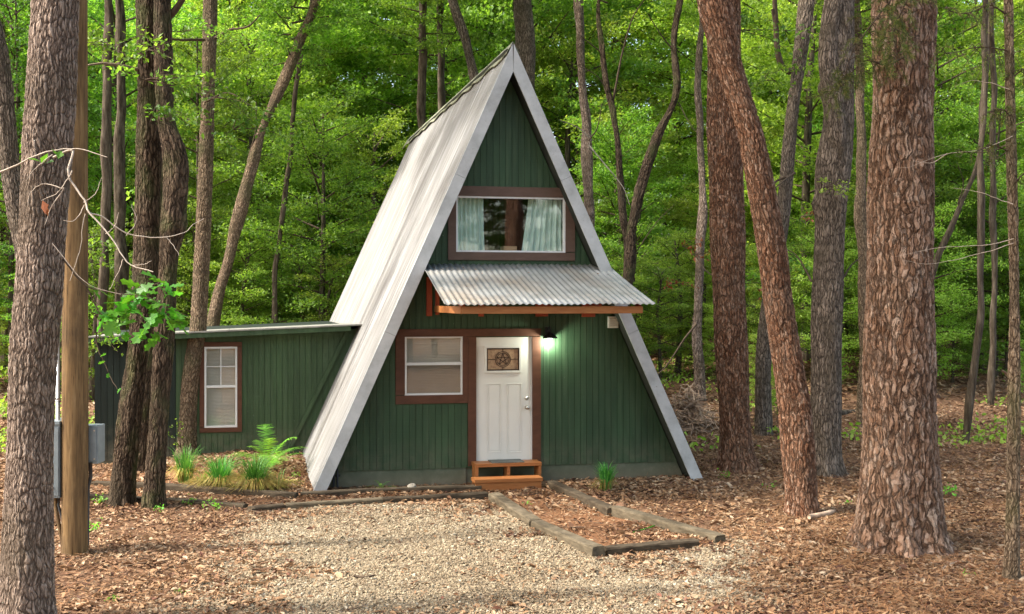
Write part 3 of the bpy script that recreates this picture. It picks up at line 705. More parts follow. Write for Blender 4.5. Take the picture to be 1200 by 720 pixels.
r1 = (A(541, 362, pb)[0], A(752.5, 362, pb)[0]); zt, zbm = A(600, 359.3, pb)[1], A(600, 367.8, pb)[1]
MB().box(r1[0], r1[1], pb-.03, pb, zbm, zt).build('front_beam', M['orange'], aw, bevel=.003)
for px in (509, 560, 635, 690):
    sA = A(px, 365, -.03)[0]
    if px == 509: MB().prism([(sA, zbm+.0), (sA+.038, zbm), (sA+.038, zt), (sA, zt)], -.03, pb+.002).build('side_arm', M['orange'], aw, bevel=.003)
    else: MB().box(sA, sA+.038, -.03, pb+.002, zbm+.012, zt-.004).build('joist', M['orange'], aw)
sA = r1[1]-.04; MB().box(sA, sA+.038, -.0, pb+.002, zbm+.002, zt-.002).build('side_arm', M['orange'], aw)
for k_, (xa, xb, ya, yb, tt) in enumerate(((499, 505.5, 325, 370.5, -.022), (509.5, 514, 338, 369, -.022), (560, 566, 342, 371, -.022), (627, 641, 342, 371, -.022), (681, 696, 342, 371.5, -.022))):
    r_ = rect(xa, ya, xb, yb); MB().box(r_[0], r_[1], -.07, tt, r_[2], r_[3]).build('wall_bracket', M['redwood'], aw, bevel=.002)
s_0 = A(505, 330)[0]; MB().box(s_0, sa1-.35, -.06, -.022, za0-.17, za0-.08).build('ledger', M['redwood'], aw)
# rafters following the sheet slope
for q in range(5):
    u = .03+.235*q; sx = sa0+(sa1-sa0)*u; ex = sb0+(sb1-sb0)*u
    ex = min(max(ex, r1[0]+.01), r1[1]-.05)
    zA, zB = za0-.03, zb0-.03
    z2 = zA+(zB-zA)*.95
    MB().hexa([L(sx, -.022, zA-.09), L(sx+.038, -.022, zA-.09), L(ex+.038, pb+.004, z2-.07), L(ex, pb+.004, z2-.07), L(sx, -.022, zA), L(sx+.038, -.022, zA), L(ex+.038, pb+.004, z2), L(ex, pb+.004, z2)]).build('rafter', M['redwood'], aw)
# wall lamp
s_, z_ = A(641.5, 388)
lamp = empty('wall_lamp', (0, 0, 0)); lamp.parent = cab; lamp.location = Vector(tuple(L(s_, -.02, z_)))-Vector(tuple(L(0, 0, 0)))
mb = MB(); mb.box(s_-.05, s_+.05, -.045, -.021, z_-.04, z_+.07); mb.build('mount_plate', M['black'], lamp)
MB().tube([L(s_, -.04, z_+.03), L(s_, -.10, z_+.06), L(s_, -.15, z_+.03), L(s_, -.15, z_-.03)], .012).build('lamp_arm', M['black'], lamp, True)
vs = []; fs = []; n = 18; prof = [(.015, 0), (.045, -.012), (.075, -.04), (.115, -.085), (.12, -.095)]
for (r_, dz_) in prof:
    for j in range(n): vs.append(L(s_+r_*math.cos(2*math.pi*j/n), -.15+r_*math.sin(2*math.pi*j/n), z_-.02+dz_))
for i in range(len(prof)-1):
    for j in range(n): k = (j+1) % n; fs.append((i*n+j, i*n+k, (i+1)*n+k, (i+1)*n+j))
o = MB().add(vs, fs+[tuple(range(n))]).build('lamp_shade', M['black'], lamp, True); sm = o.modifiers.new('t', 'SOLIDIFY'); sm.thickness = .003
mb = MB(); 
MB().tube([L(s_, -.15, z_-.05), L(s_, -.15, z_-.075), L(s_, -.15, z_-.11), L(s_, -.15, z_-.135), L(s_, -.15, z_-.145)], [.015, .032, .04, .028, .006], 12).build('bulb', M['bulb'], lamp, True)
pl = D.lights.new('lamp_light', 'POINT'); pl.energy = 7.5; pl.color = (.92, 1, .84); pl.shadow_soft_size = .04
plo = D.objects.new('lamp_light', pl); COL.objects.link(plo); plo.location = tuple(L(s_, -.17, z_-.20))
# vent
r_ = rect(711.5, 371, 723.5, 384.5); vt = MB().box(r_[0], r_[1], -.05, -.021, r_[2], r_[3]).build('vent_cover', M['white'], cab, bevel=.004)
for i in range(4):
    z = r_[2]+.02+i*(r_[3]-r_[2]-.04)/4
    MB().hexa([L(r_[0]+.018, -.062, z), L(r_[1]-.018, -.062, z), L(r_[1]-.018, -.049, z+.012), L(r_[0]+.018, -.049, z+.012), L(r_[0]+.018, -.062, z+.014), L(r_[1]-.018, -.062, z+.014), L(r_[1]-.018, -.049, z+.032), L(r_[0]+.018, -.049, z+.032)]).build('louvre', M['white'], vt)
# pipes beside the wall
for px, hh in ((391, 549), (395.5, 551)):
    a = A(px, 575, -.06); b = A(px, hh, -.06)
    MB().tube([L(a[0], -.06, .0), L(b[0], -.06, b[1]-.04), L(b[0], -.03, b[1]), L(b[0], .03, b[1])], .016).build('pipe', M['rubber'], cab, True)
MB().box(A(388, 560)[0], A(398.5, 560)[0], -.045, -.021, .17, .21).build('pipe_clamp', M['rubber'], cab)
a = A(372, 575, TR+.1); MB().box(a[0]-.03, a[0]+.0, TR+.08, TR+.12, -.05, .14).build('eave_post', M['rake'], cab)

# step ------------------------------------------------------------
stp = empty('wooden_step', tuple(L(A(596, 560)[0], -.3, 0)), 'low orange wooden step below the white front door', 'step')
(a0, zt1), (a1, _) = A(557, 545, -.34), A(634.5, 545, -.34); zt0 = zt1
zT = CH+(HZ-545.5)/F*16.7; zTb = zT-.055
MB().box(a0, a1, -.36, -.05, zTb, zT).build('upper_tread', M['orange'], stp, bevel=.004)
lo0, lo1 = A(556, 562, -.62)[0], A(636, 562, -.62)[0]
MB().box(lo0, lo1, -.64, -.37, .10, .155).build('lower_tread', M['orange'], stp, bevel=.004)
MB().box(lo0+.02, lo1-.02, -.62, -.585, -.02, .098).build('riser', M['orange'], stp)
for px in (557.3, 594.5, 631): 
    q = A(px, 552, -.34)[0]; MB().box(q, q+.045, -.345, -.08, -.02, zTb-.002).build('step_support', M['orange'], stp)
r_ = (A(574, 545, -.2)[0], A(612, 545, -.2)[0]); d_ = MB().box(r_[0], r_[1], -.35, -.06, zT+.001, zT+.018).build('doormat', M['mat'], bevel=.004)
tag(d_, 'small grey doormat lying on the orange step at the door', 'doormat')

# side wing --------------------------------------------------------
TA = 3.2
wing = empty('side_wing', tuple(L(-5.5, TA, 0)), 'low green side building with shed roof left of the A-frame', 'building')
AWn = rect(239.5, 406.5, 278, 501, TA)
sr = A(409, 385, TA)[0]; sl_ = A(111, 470, TA)[0]; sD = A(206, 470, TA)[0]
zr_, zl_ = A(409, 386, TA)[1], A(111, 401, TA)[1]
def topw(s): return zl_+(zr_-zl_)*(s-sl_)/(sr-sl_)
def boards_wing(a, b, mat, zb):
    boards(a, b, zb, topw, [AWn], TA, mat, wing)
boards_wing(sD, sr+.35, M['siding_a'], .10)
boards_wing(sl_, sD-.001, M['siding_shade'], .05)  # left section of the same wall, shade painted into the boards
MB().box(sl_, sr+.3, TA+.0, TA+.1, -.3, .098).build('foundation', M['found'], wing)
MB().box(sl_, sl_+.05, TA+.001, TA+4.6, .0, topw(sl_)-.01).build('end_wall', M['siding_shade'], wing)
MB().box(sl_, sr-.2, TA+4.55, TA+4.6, .0, topw(sl_)-.01).build('rear_wall', M['siding_a'], wing)
def rf(s, t, z, dz=0): return L(s, t, z)
e0, e1 = A(102, 400, TA-.35)[0], A(411, 383, TA-.35)[0]
ze0, ze1 = A(102, 394.5, TA-.35)[1], A(411, 380.5, TA-.35)[1]
for i in range(8):
    f0, f1 = i/8, (i+1)/8-.002; a, b = e0+(e1+.25-e0)*f0, e0+(e1+.25-e0)*f1
    za = lambda s: ze0+(ze1-ze0)*(s-e0)/(e1-e0)
    mb = MB(); up = -.07
    mb.hexa([L(a, TA-.37, za(a)-.025), L(b, TA-.37, za(b)-.025), L(b, TA+4.8, za(b)-.025+up), L(a, TA+4.8, za(a)-.025+up), L(a, TA-.37, za(a)), L(b, TA-.37, za(b)), L(b, TA+4.8, za(b)+up), L(a, TA+4.8, za(a)+up)])
    mb.build('roof_sheet', M['wingroof'], wing)
za = lambda s: ze0+(ze1-ze0)*(s-e0)/(e1-e0)
MB().prism([(e0, za(e0)-.115), (e1, za(e1)-.115), (e1, za(e1)-.027), (e0, za(e0)-.027)], TA-.35, TA-.32).build('fascia_board', M['siding_a'], wing)
MB().prism([(e0+.02, za(e0)-.09), (e1, za(e1)-.09), (e1, za(e1)-.029), (e0+.02, za(e0)-.029)], TA-.318, TA+4.7).build('soffit', M['siding_shade'], wing)
q0, q1 = A(408, 388, TA-.03), A(341, 524, TA-.03)
MB().prism([(q1[0]-.05, q1[1]), (q1[0]+.03, q1[1]), (q0[0]+.03, q0[1]), (q0[0]-.05, q0[1])], TA-.06, TA-.022).build('corner_trim', M['siding_a'], wing)
def trw(x0, y0, x1, y1):
    a = rect(x0, y0, x1, y1, TA); MB().box(a[0], a[1], TA-.045, TA-.021, a[2], a[3]).build('trim_board', M['brown'], wing, bevel=.003)
trw(234, 401, 283.5, 406.5); trw(234, 501, 283.5, 506.5); trw(234, 406.7, 239.5, 500.8); trw(278, 406.7, 283.5, 500.8)
s0, s1, z0, z1 = AWn; zm = A(259, 453, TA)[1]; sm_ = (s0+s1)/2; zq = (zm+z1)/2
wa = wframe(AWn, TA-.04, TA+.04, .035, 'window', M['vinyl'], wing)
MB().box(s0+.035, s1-.035, TA-.03, TA, zm-.022, zm+.022).build('meeting_rail', M['vinyl'], wa)
MB().box(sm_-.008, sm_+.008, TA-.012, TA-.002, zm+.022, z1-.035).build('muntin', M['vinyl'], wa); MB().box(s0+.035, s1-.035, TA-.014, TA-.004, zq-.008, zq+.008).build('muntin', M['vinyl'], wa)
MB().box(s0+.035, s1-.035, TA+.004, TA+.007, zm+.022, z1-.035).build('pane', M['glass'], wa); MB().box(s0+.035, s1-.035, TA-.016, TA-.013, z0+.035, zm-.022).build('pane', M['glass'], wa)
mb = MB()
for i in range(int((z1-z0-.06)/.026)):
    z = z0+.04+.026*i; mb.hexa([L(s0+.03, TA+.03, z), L(s1-.03, TA+.03, z), L(s1-.03, TA+.057, z+.018), L(s0+.03, TA+.057, z+.018), L(s0+.03, TA+.03, z+.003), L(s1-.03, TA+.03, z+.003), L(s1-.03, TA+.057, z+.021), L(s0+.03, TA+.057, z+.021)])
mb.build('blind', M['blind'], wa); MB().box(s0, s1, TA+.08, TA+.09, z0, z1).build('backing', M['blind'], wa)

# leaf debris lying on the awning sheets
n = 46; u = RNG.random(n); v = np.clip(RNG.beta(.8, 2.2, n), .01, .97); C = []
for a, b in zip(u, v):
    s_ = (sa0+(sa1-sa0)*a)*(1-b)+(sb0+(sb1-sb0)*b)*b if False else (sa0+(sa1-sa0)*a)*(1-b)+(sb0+(sb1-sb0)*a)*b; C.append(L(s_, -.04+(pr+.04)*b, za0+(zb0-za0)*b+.022))
C = np.array(C); a_, b_, c_ = frames(n, .25); sz = RNG.uniform(.012, .032, n)[:, None]
V = np.stack([C-a_*sz, C+b_*sz*.5+c_*.004, C+a_*sz, C-b_*sz*.5+c_*.004], 1).reshape(-1, 3)
tag(link('leaf_debris', mesh_np('leaf_debris', V, np.arange(n*4).reshape(-1, 4), M['litter'], rnd=RNG.random(n))), 'dry leaf scraps lying on the corrugated awning', None, None, 'stuff')
# ------------------------------------------------------------------ landscape timbers
def timber(p0, p1, label, mat='tie', hgt=.12, wd=.14, drop=.04, sub=6):
    a = Gp(*p0); b = Gp(*p1); d = b-a; l = math.hypot(d[0], d[1]); n = np.array([-d[1], d[0], 0])/l*wd/2; ax = np.array([d[0], d[1], 0])/l
    n_ = max(3, int(l/.18)); V = []; Fc = []; K = 8
    for i in range(n_+1):
        c = a+(b-a)*i/n_; 
        for q, (u, v) in enumerate(((-1, -.3), (-1, .86), (-.86, 1), (0, 1.0), (.86, 1), (1, .86), (1, -.3), (0, -.3))):
            V.append(c+n*u*(1+random.uniform(-.05, .05))+np.array([0, 0, -drop+hgt*v+random.uniform(-.005, .005)])+ax*random.uniform(-.02, .02)*(1 if 0 < i < n_ else 1))
    for i in range(n_):
        for q in range(K): r_ = (q+1) % K; Fc.append((i*K+q, i*K+r_, (i+1)*K+r_, (i+1)*K+q))
    Fc += [tuple(range(K-1, -1, -1)), tuple(n_*K+q for q in range(K))]
    mb = MB(); mb.add([np.array(v)-a for v in V], Fc); o = mb.build('landscape_timber', M[mat]); o.location = a
    tag(o, label, 'timber', 'landscape timbers edging the beds and path')
timber((98, 586), (190, 590), 'mossy timber at the left end of the front edging behind the twin trunks')
timber((197, 590), (288, 598), 'dark weathered timber in front of the grassy clumps, in the front row')
timber((293, 601), (333, 597), 'short broken timber piece in the front edging row')
timber((336, 597), (447, 590), 'long dark timber in front row below the left roof corner', 'tie2')
timber((448, 590), (571, 583), 'long dark timber in front row ending at the path corner')
timber((110, 570), (187, 573), 'timber in the rear row left, behind the twin trunks')
timber((190, 573), (348, 584), 'weathered timber directly in front of the fern and grassy clumps')
timber((352, 582), (440, 577), 'half buried timber of the rear row below the pipes', drop=.06)
timber((441, 577), (563, 573), 'half buried timber of the rear row below the lower window', drop=.06)
timber((579, 586), (628, 619), 'upper timber on the left side of the front path', 'tie2', .15, .17)
timber((629, 620), (701, 652), 'lower timber on the left side of the front path', 'tie2', .15, .17)
timber((709, 649), (817, 640), 'timber laid across the foot of the front path', 'tie', .12, .15)
timber((646, 570), (718, 603), 'upper timber on the right side of the front path', 'tie', .13, .16)
timber((720, 602), (845, 638), 'lower timber on the right side of the front path', 'tie2', .15, .17)

# ------------------------------------------------------------------ trees
def cubic(P_, n):
    P_ = np.asarray(P_, float); k = len(P_); out = []
    d = np.concatenate([[0], np.cumsum(np.linalg.norm(np.diff(P_[:, :3], axis=0), axis=1))])
    m = np.zeros_like(P_); m[1:-1] = (P_[2:]-P_[:-2])/(d[2:]-d[:-2])[:, None]; m[0] = (P_[1]-P_[0])/(d[1]-d[0]); m[-1] = (P_[-1]-P_[-2])/(d[-1]-d[-2])
    for x in np.linspace(0, d[-1], n):
        i = min(np.searchsorted(d, x, 'right')-1, k-2); h = d[i+1]-d[i]; t = (x-d[i])/h
        out.append((2*t**3-3*t**2+1)*P_[i]+(t**3-2*t**2+t)*h*m[i]+(-2*t**3+3*t**2)*P_[i+1]+(t**3-t**2)*h*m[i+1])
    return np.array(out)
def trunk_mesh(name, pts, mat, na, step, flare=0, lobes=6, rough=.04, seed=0, knots=(), wob=0):
    """pts rows x,y,z,r from the ground up"""
    rg = np.random.default_rng(seed); pts = np.asarray(pts, float)
    ln = np.linalg.norm(np.diff(pts[:, :3], axis=0), axis=1).sum(); n = max(6, int(ln/step)); Q = cubic(pts, n)
    th = np.linspace(0, 2*math.pi, na, endpoint=False)-math.pi*.5+math.pi     # seam at the back
    th = np.linspace(math.pi/2, math.pi/2+2*math.pi, na+1)
    z = Q[:, 2]; z0 = z[0]; ph = rg.random(6)*6.28
    if wob:
        q_ = Q[:, 2]; Q[:, 0] += wob*(np.sin(q_*1.3+ph[0])+.6*np.sin(q_*2.9+ph[1])+.3*np.sin(q_*5.1+ph[2])); Q[:, 3] *= 1+.10*np.sin(q_*1.9+ph[3])+.06*np.sin(q_*4.3+ph[4])
    T, Z = np.meshgrid(th, z-z0)
    S = np.linspace(0, ln, n)[:, None]*np.ones(na+1)[None]
    rad = Q[:, 3][:, None]*np.ones(na+1)[None]
    fl = flare*np.exp(-Z/ .22)
    mod = 1+rough*(np.sin(2*T+ph[0]+S*.8)+.7*np.sin(3*T+ph[1]-S*1.1)+.5*np.sin(5*T+ph[2]+S*2.1))+rough*.8*np.sin(S*3.1+ph[3])
    mod = mod+fl*(.55+.45*np.sin(lobes*T+ph[4]+Z*1.0)+.25*np.sin((lobes+3)*T+ph[5]))
    rr = rad*mod
    for (kz, ka, ks, kh) in knots: 
        da = np.angle(np.exp(1j*(T-ka))); rr = rr+kh*np.exp(-((Z-kz)/ks)**2-(da*rad.mean()/ks)**2)
    V = np.stack([Q[:, 0][:, None]+rr*np.cos(T), Q[:, 1][:, None]+rr*np.sin(T), Q[:, 2][:, None]*np.ones(na+1)[None]], -1)
    r0 = np.median(Q[:, 3]); uv = np.stack([T*r0, S], -1)+rg.random(2)*10
    idx = np.arange(n*(na+1)).reshape(n, na+1)
    f = np.stack([idx[:-1, :-1], idx[:-1, 1:], idx[1:, 1:], idx[1:, :-1]], -1).reshape(-1, 4)
    return mesh_np(name, V.reshape(-1, 3), f, mat, True, uv=uv.reshape(-1, 2)), Q
def px_trunk(rows, d, top=9.5, lean_y=0, base=True):
    """rows (x_left,x_right,y) from bottom to top of the picture -> world spine rows"""
    out = []
    for i, (xl, xr, y) in enumerate(rows):
        dd = d+lean_y*i; p = P((xl+xr)/2, y, dd); out.append([p[0], p[1], p[2], (xr-xl)/2/F*dd])
    out = sorted(out, key=lambda q: q[2]); b = out[0]
    zb = float(zg(b[0], b[1]))-.12
    if base and b[2] > zb+.02: out.insert(0, [b[0]-(out[1][0]-b[0])*.1, b[1], zb, b[3]*1.02])
    a, c = out[-2], out[-1]; k = (top-c[2])/(c[2]-a[2]); k2 = min(k, 3)
    if top > c[2]+.3: out.append([c[0]+(c[0]-a[0])*k*.7, c[1], top, c[3]*.8])
    return out
def tree(rows, d, label, mat, na=64, step=.03, flare=.42, group=None, top=9.5, name='tree', cat='tree', lobes=6, rough=.04, seed=0, knots=(), parent=None, part='trunk', wob=0):
    pts = px_trunk(rows, d, top, base=parent is None); b = pts[0]
    root = parent or empty(name, (b[0], b[1], b[2]), label, cat, group)
    me, Q = trunk_mesh(part, pts, M[mat], na, step, flare, lobes, rough, seed, knots, wob); put_world(part, me, root)
    return root, Q
def dof(y): 
    return F*CH/(y-HZ)

FG = {}
FG['oak'] = tree([(0, 64, 722), (2, 62, 690), (13, 64, 440), (21, 73, 330), (30, 82, 160), (38, 90, 0)], 9.6, 'large grey oak trunk at the left edge in front of the utility pole', 'oak_grey', 120, .016, .15, name='oak_tree', top=8, seed=1)
FG['lean'] = tree([(38, 58, 600), (22, 42, 330), (2, 24, 200), (-10, 8, 60), (-22, -6, 0)], 15.5, 'dark trunk leaning to the left edge behind the large oak', 'oak', 48, .04, .2, name='leaning_tree', seed=2)
FG['A'] = tree([(127, 157, 592), (131, 158, 560), (141, 167, 470), (149, 173, 420), (155, 184, 340), (158, 188, 240), (161, 189, 120), (160, 188, 0)], dof(592), 'dark mossy trunk left of its twin, before the wing', 'oak_dark', 72, .022, .35, name='oak_tree', seed=3, top=11)
FG['B'] = tree([(168, 193, 596), (171, 193, 560), (177, 198, 470), (181, 203, 400), (187, 209, 300), (192, 221, 215), (190, 220, 180), (184, 206, 140), (181, 202, 70), (180, 200, 0)], dof(596)+.0, 'dark mossy trunk with a swollen bend, right twin before the wing', 'oak_dark', 72, .022, .35, name='oak_tree', seed=4, top=11, knots=((4.1, 5.9, .25, .06),))
FG['C'] = tree([(155, 173, 556), (161, 175, 480), (166, 184, 400), (172, 189, 300), (176, 192, 180), (180, 195, 40)], dof(556), 'thin dark shaggy trunk between the twin trunks and the wing', 'oak_dark', 48, .035, .25, name='oak_tree', seed=5)
FG['D'] = tree([(203, 232, 541), (207, 231, 520), (212, 234, 450), (222, 242, 384), (229, 246, 290), (231, 248, 236), (236, 251, 120), (238, 255, 0)], dof(541), 'slender grey brown trunk standing against the wing beside its window', 'oak_brown', 64, .03, .3, name='oak_tree', seed=6, top=12)
FG['I'] = tree([(841, 893, 553), (844, 884, 530), (840, 877, 440), (837, 875, 393), (834, 872, 307), (831, 870, 189), (830, 868, 80), (826, 866, 0)], dof(553), 'straight reddish pine right of the cabin, behind the leaning pine', 'pine_mid', 100, .022, .32, name='pine_tree', seed=7, top=13)
FG['J'] = tree([(921, 961, 604), (922, 957, 585), (917, 953, 520), (912, 949, 472), (902, 936, 400), (893, 926, 340), (886, 922, 293), (867, 896, 165), (850, 880, 110), (837, 868, 70), (819, 856, 0)], dof(604), 'reddish pine leaning left across the straight pine', 'pine_mid', 100, .018, .18, name='pine_tree', seed=8, top=10)
FG['K'] = tree([(944, 992, 562), (948, 986, 535), (951, 986, 450), (951, 986, 393), (955, 988, 300), (956, 992, 230), (957, 996, 189), (964, 1000, 142), (963, 1001, 80), (966, 1002, 0)], dof(562), 'grey ridged trunk with a knobbly bend left of the biggest pine', 'oak', 84, .024, .3, name='oak_tree', seed=9, top=12, knots=((2.6+1.9, 3.3, .14, .07), (6.4, 3.3, .15, .10), (6.9, 3.6, .12, .08)))
FG['L'] = tree([(885, 905, 510), (886, 904, 419), (898, 916, 320), (910, 927, 236), (921, 936, 132), (929, 945, 71), (936, 955, 0)], 22.3, 'thinner grey trunk leaning right behind the leaning pine', 'oak', 48, .05, .25, name='oak_tree', seed=10, top=13)
FG['M'] = tree([(1003, 1106, 641), (1008, 1100, 615), (1012, 1097, 551), (1015, 1093, 470), (1017, 1091, 393), (1018, 1092, 330), (1021, 1092, 165), (1023, 1094, 0)], dof(641), 'biggest pine with broad plated reddish bark at right', 'pine_big', 190, .0125, .42, name='pine_tree', seed=11, top=9, lobes=7)
FG['N'] = tree([(1176, 1196, 680), (1178, 1194, 660), (1181, 1195, 480), (1183, 1194, 340), (1179, 1191, 165), (1177, 1187, 0)], dof(680), 'slim orange brown cedar stem at the right edge', 'oak_brown', 48, .025, .2, name='cedar_tree', seed=12, top=8)
# mid-distance trunks seen against the leaves
mids = [
 ([(214, 232, 520), (247, 262, 360), (283, 297, 212), (302, 313, 156), (326, 339, 94), (364, 375, 0)], 26, 'pale trunk leaning strongly right above the wing roof', 'oak_brown'),
 ([(318, 324, 400), (320, 326, 330), (330, 336, 236), (353, 358, 42), (362, 367, 0)], 28.5, 'very thin pale stem leaning right beside the leaning trunk', 'bark_far'),
 ([(112, 123, 520), (116, 127, 330), (120, 131, 150), (121, 131, 0)], 27, 'narrow brown trunk between utility pole and twin trunks', 'bark_far'),
 ([(134, 149, 500), (134, 148, 300), (135, 147, 190), (136, 146, 0)], 27.5, 'greyer narrow trunk close left of the dark twin trunks', 'bark_far'),
 ([(491, 500, 420), (490.5, 500, 130), (490, 499, 0)], 29.5, 'straight slim trunk behind the left slope of the roof', 'bark_far'),
 ([(560, 572, 200), (549, 561, 89), (526, 537, 0), (515, 525, -60)], 29.5, 'trunk leaning left just left of the roof peak', 'oak'),
 ([(603, 627, 300), (603, 626, 70), (600, 624, 0)], 30, 'thick trunk directly behind the roof peak', 'oak'),
 ([(515, 524, 300), (513, 522, 80), (512, 519, 0)], 31, 'dark forked stem between two trunks behind the roof ridge', 'bark_far'),
 ([(733, 741, 420), (726, 734, 240), (716, 723, 133), (706, 713, 100), (700, 706, 40), (699, 705, 0)], 26, 'thin dark stem bending left right of the upper window', 'oak_dark'),
 ([(722, 735, 420), (733, 746, 280), (751, 763, 200), (766, 777, 160), (783, 792, 123), (787, 797, 100), (785, 793, 55), (793, 800, 0)], 25, 'dark S-curved trunk rising right of the roof', 'oak_dark'),
 ([(688, 700, 420), (684, 697, 240), (680, 692, 160), (676, 686, 60), (674, 684, 0)], 28.6, 'grey mottled trunk partly hidden by the right roof slope', 'oak_grey'),
 ([(815, 829, 490), (811, 822, 400), (818, 828, 260), (815, 823, 120), (819, 826, 0)], 27, 'pale trunk seen left of the straight pine', 'oak_grey'),
 ([(1003, 1017, 532), (1006, 1018, 400), (1004, 1016, 250), (1000, 1010, 0)], 23.5, 'plain brown trunk close behind the biggest pine on its left', 'oak_brown'),
 ([(1126, 1135, 528), (1139, 1148, 419), (1144, 1152, 340), (1148, 1155, 160)], 21.5, 'slim crooked stem right of the biggest pine', 'bark_far'),
 ([(1060, 1068, 480), (1094, 1101, 307), (1122, 1129, 240), (1145, 1150, 180), (1150, 1156, 120)], 27, 'thin stem leaning right from behind the biggest pine', 'bark_far'),
 ([(1158, 1166, 500), (1161, 1168, 300), (1160, 1166, 60)], 26, 'thin dark stem near the right edge deep in the wood', 'bark_far'),
]
MID = []
for i, (rows, d, lab, mt) in enumerate(mids):
    MID.append(tree(rows, d, lab, mt, 20, .12, .2, top=14+(i % 3), name='woodland_tree', seed=30+i, rough=.06, wob=.024))

# ---- crowns
def leafpack(C, T, size, tilt=.5, wr=.5, fold=0):
    """C centres (n,3), T growth direction (n,3); returns quad verts"""
    n = len(C); T = T/(np.linalg.norm(T, axis=1)[:, None]+1e-9)
    nr = RNG.normal(size=(n, 3))*tilt+np.array([0, 0, 1.]); nr -= (nr*T).sum(1)[:, None]*T; nr /= np.linalg.norm(nr, axis=1)[:, None]
    B = np.cross(nr, T); s = size[:, None]
    return np.stack([C-T*s*.5, C+B*s*wr*.5+nr*s*.06-T*s*.05, C+T*s*.5-nr*s*.08, C-B*s*wr*.5+nr*s*.06-T*s*.05], 1).reshape(-1, 3)
def crown_data(seed, H, z0, Rm, nb, per, size, layer=.5, droop=.15):
    """layered broadleaf crown about the z axis"""
    rg = np.random.default_rng(seed); Cs = []; Ts = []; tw = MB()
    for b in range(nb):
        u = (b+.5)/nb; z = z0+(H-z0)*u; az = b*2.4+rg.normal()*.3
        Lb = Rm*(.45+.75*math.sin(math.pi*min(1, (1-u)*.9+.1))**.8)*rg.uniform(.6, 1.15); el = rg.uniform(-.05, .35)+u*.5
        d = np.array([math.cos(az)*math.cos(el), math.sin(az)*math.cos(el), math.sin(el)])
        pts = [np.array([0, 0, z])+d*Lb*q-np.array([0, 0, droop*Lb*q*q]) for q in (0, .33, .66, 1)]
        tw.tube(pts, [.035, .022, .013, .005], 4, False)
        side = np.cross(d, [0, 0, 1]); side /= np.linalg.norm(side)
        nt = int(7+Lb*3)
        for t in range(nt):
            q = rg.uniform(.18, 1); sgn = rg.choice([-1, 1]); l2 = (1.15-q)*Lb*.55*rg.uniform(.5, 1.1)
            base = pts[0]+d*Lb*q-np.array([0, 0, droop*Lb*q*q]); d2 = d*rg.uniform(.3, .9)+side*sgn*rg.uniform(.5, 1)+np.array([0, 0, rg.normal()*.22]); d2 /= np.linalg.norm(d2)
            if t % 3 == 0: tw.tube([base, base+d2*l2], [.01, .003], 3, False)
            k = max(3, int(per*l2)); f = rg.random(k)
            off = rg.normal(size=(k, 3))*np.array([.16, .16, .07])
            Cs.append(base+d2*(l2*f)[:, None]+off-np.array([0, 0, 1])*(f**2)[:, None]*.12*l2); Ts.append(d2+rg.normal(size=(k, 3))*.8+np.array([0, 0, -.15]))
    C = np.concatenate(Cs); T = np.concatenate(Ts); sz = size*rg.uniform(.6, 1.3, len(C))
    return C, T, sz, tw
CROWN = []
specs = [(11, 9, .8, 3.0, 46, 62, .115), (12, 11, 1.2, 3.2, 50, 60, .12), (13, 8, .5, 2.6, 40, 62, .105), (14, 13, 4.0, 3.6, 44, 60, .13), (15, 12, 2.0, 2.8, 50, 56, .115), (16, 6, .3, 1.9, 34, 66, .095)]
for sp in specs:
    C, T, sz, tw = crown_data(*sp)
    V = leafpack(C, T, sz, .55, .58); rnd = np.clip(RNG.normal(.5, .24, len(C)), 0, 1)
    mes = {mt: mesh_np('crown', V, np.arange(len(V)).reshape(-1, 4), M[mt], rnd=rnd) for mt in ('leaf',)}
    for mt in ('leaf_yel', 'leaf_dark'):
        c = mes['leaf'].copy(); c.materials.clear(); c.materials.append(M[mt]); mes[mt] = c
    tm = D.meshes.new('branches'); tm.from_pydata(tw.v, [], tw.f); tm.materials.append(M['twig_dark'])
    # trunk template
    sd0 = sp[0]; rg = np.random.default_rng(sd0*3); pts = [[0, 0, -.3, .14], [rg.normal()*.1, rg.normal()*.1, sp[1]*.33, .11], [rg.normal()*.2, rg.normal()*.2, sp[1]*.66, .085], [rg.normal()*.15, rg.normal()*.1, sp[1]*1.02, .03]]
    trm, _ = trunk_mesh('trunk', pts, M['bark_far'], 10, .5, .3, 5, .04, sd0)
    CROWN.append((mes, tm, trm)); print('crown', len(C))
def crown_on(root, k, z, sc, mt, rz, loc=(0, 0)):
    for nm, me in (('crown', CROWN[k][0][mt]), ('branches', CROWN[k][1])):
        o = D.objects.new(nm, me); COL.objects.link(o); o.parent = root; o.location = (loc[0], loc[1], z); o.scale = (sc,)*3; o.rotation_euler = (0, 0, rz)
def forest_tree(x, y, k, sc, mt, label, group, name='woodland_tree', sz=None):
    z = float(zg(x, y)); r = empty(name, (x, y, z), label, 'tree' if name != 'sapling' else 'sapling', group)
    rz = random.uniform(0, 6.28)
    crown_on(r, k, 0, sc, mt, rz)
    o = D.objects.new('trunk', CROWN[k][2]); COL.objects.link(o); o.parent = r; o.scale = (sc*random.uniform(.6, 1.3),)*2+(sc,); o.rotation_euler = (random.uniform(-.03, .03), random.uniform(-.03, .03), rz)
    return r
rg = random.Random(5)
LABG = {('l', 'n'): 'leafy understory tree in the green wood left of the cabin, trunk hidden among leaves', ('r', 'n'): 'leafy understory tree in the green wood right of the cabin, trunk hidden among leaves',
        ('l', 'f'): 'distant woodland tree deep in the wood left of the cabin', ('r', 'f'): 'distant woodland tree deep in the wood right of the cabin',
        ('c', 'n'): 'leafy tree standing in the wood behind the cabin roof', ('c', 'f'): 'distant woodland tree deep in the wood behind the cabin roof'}
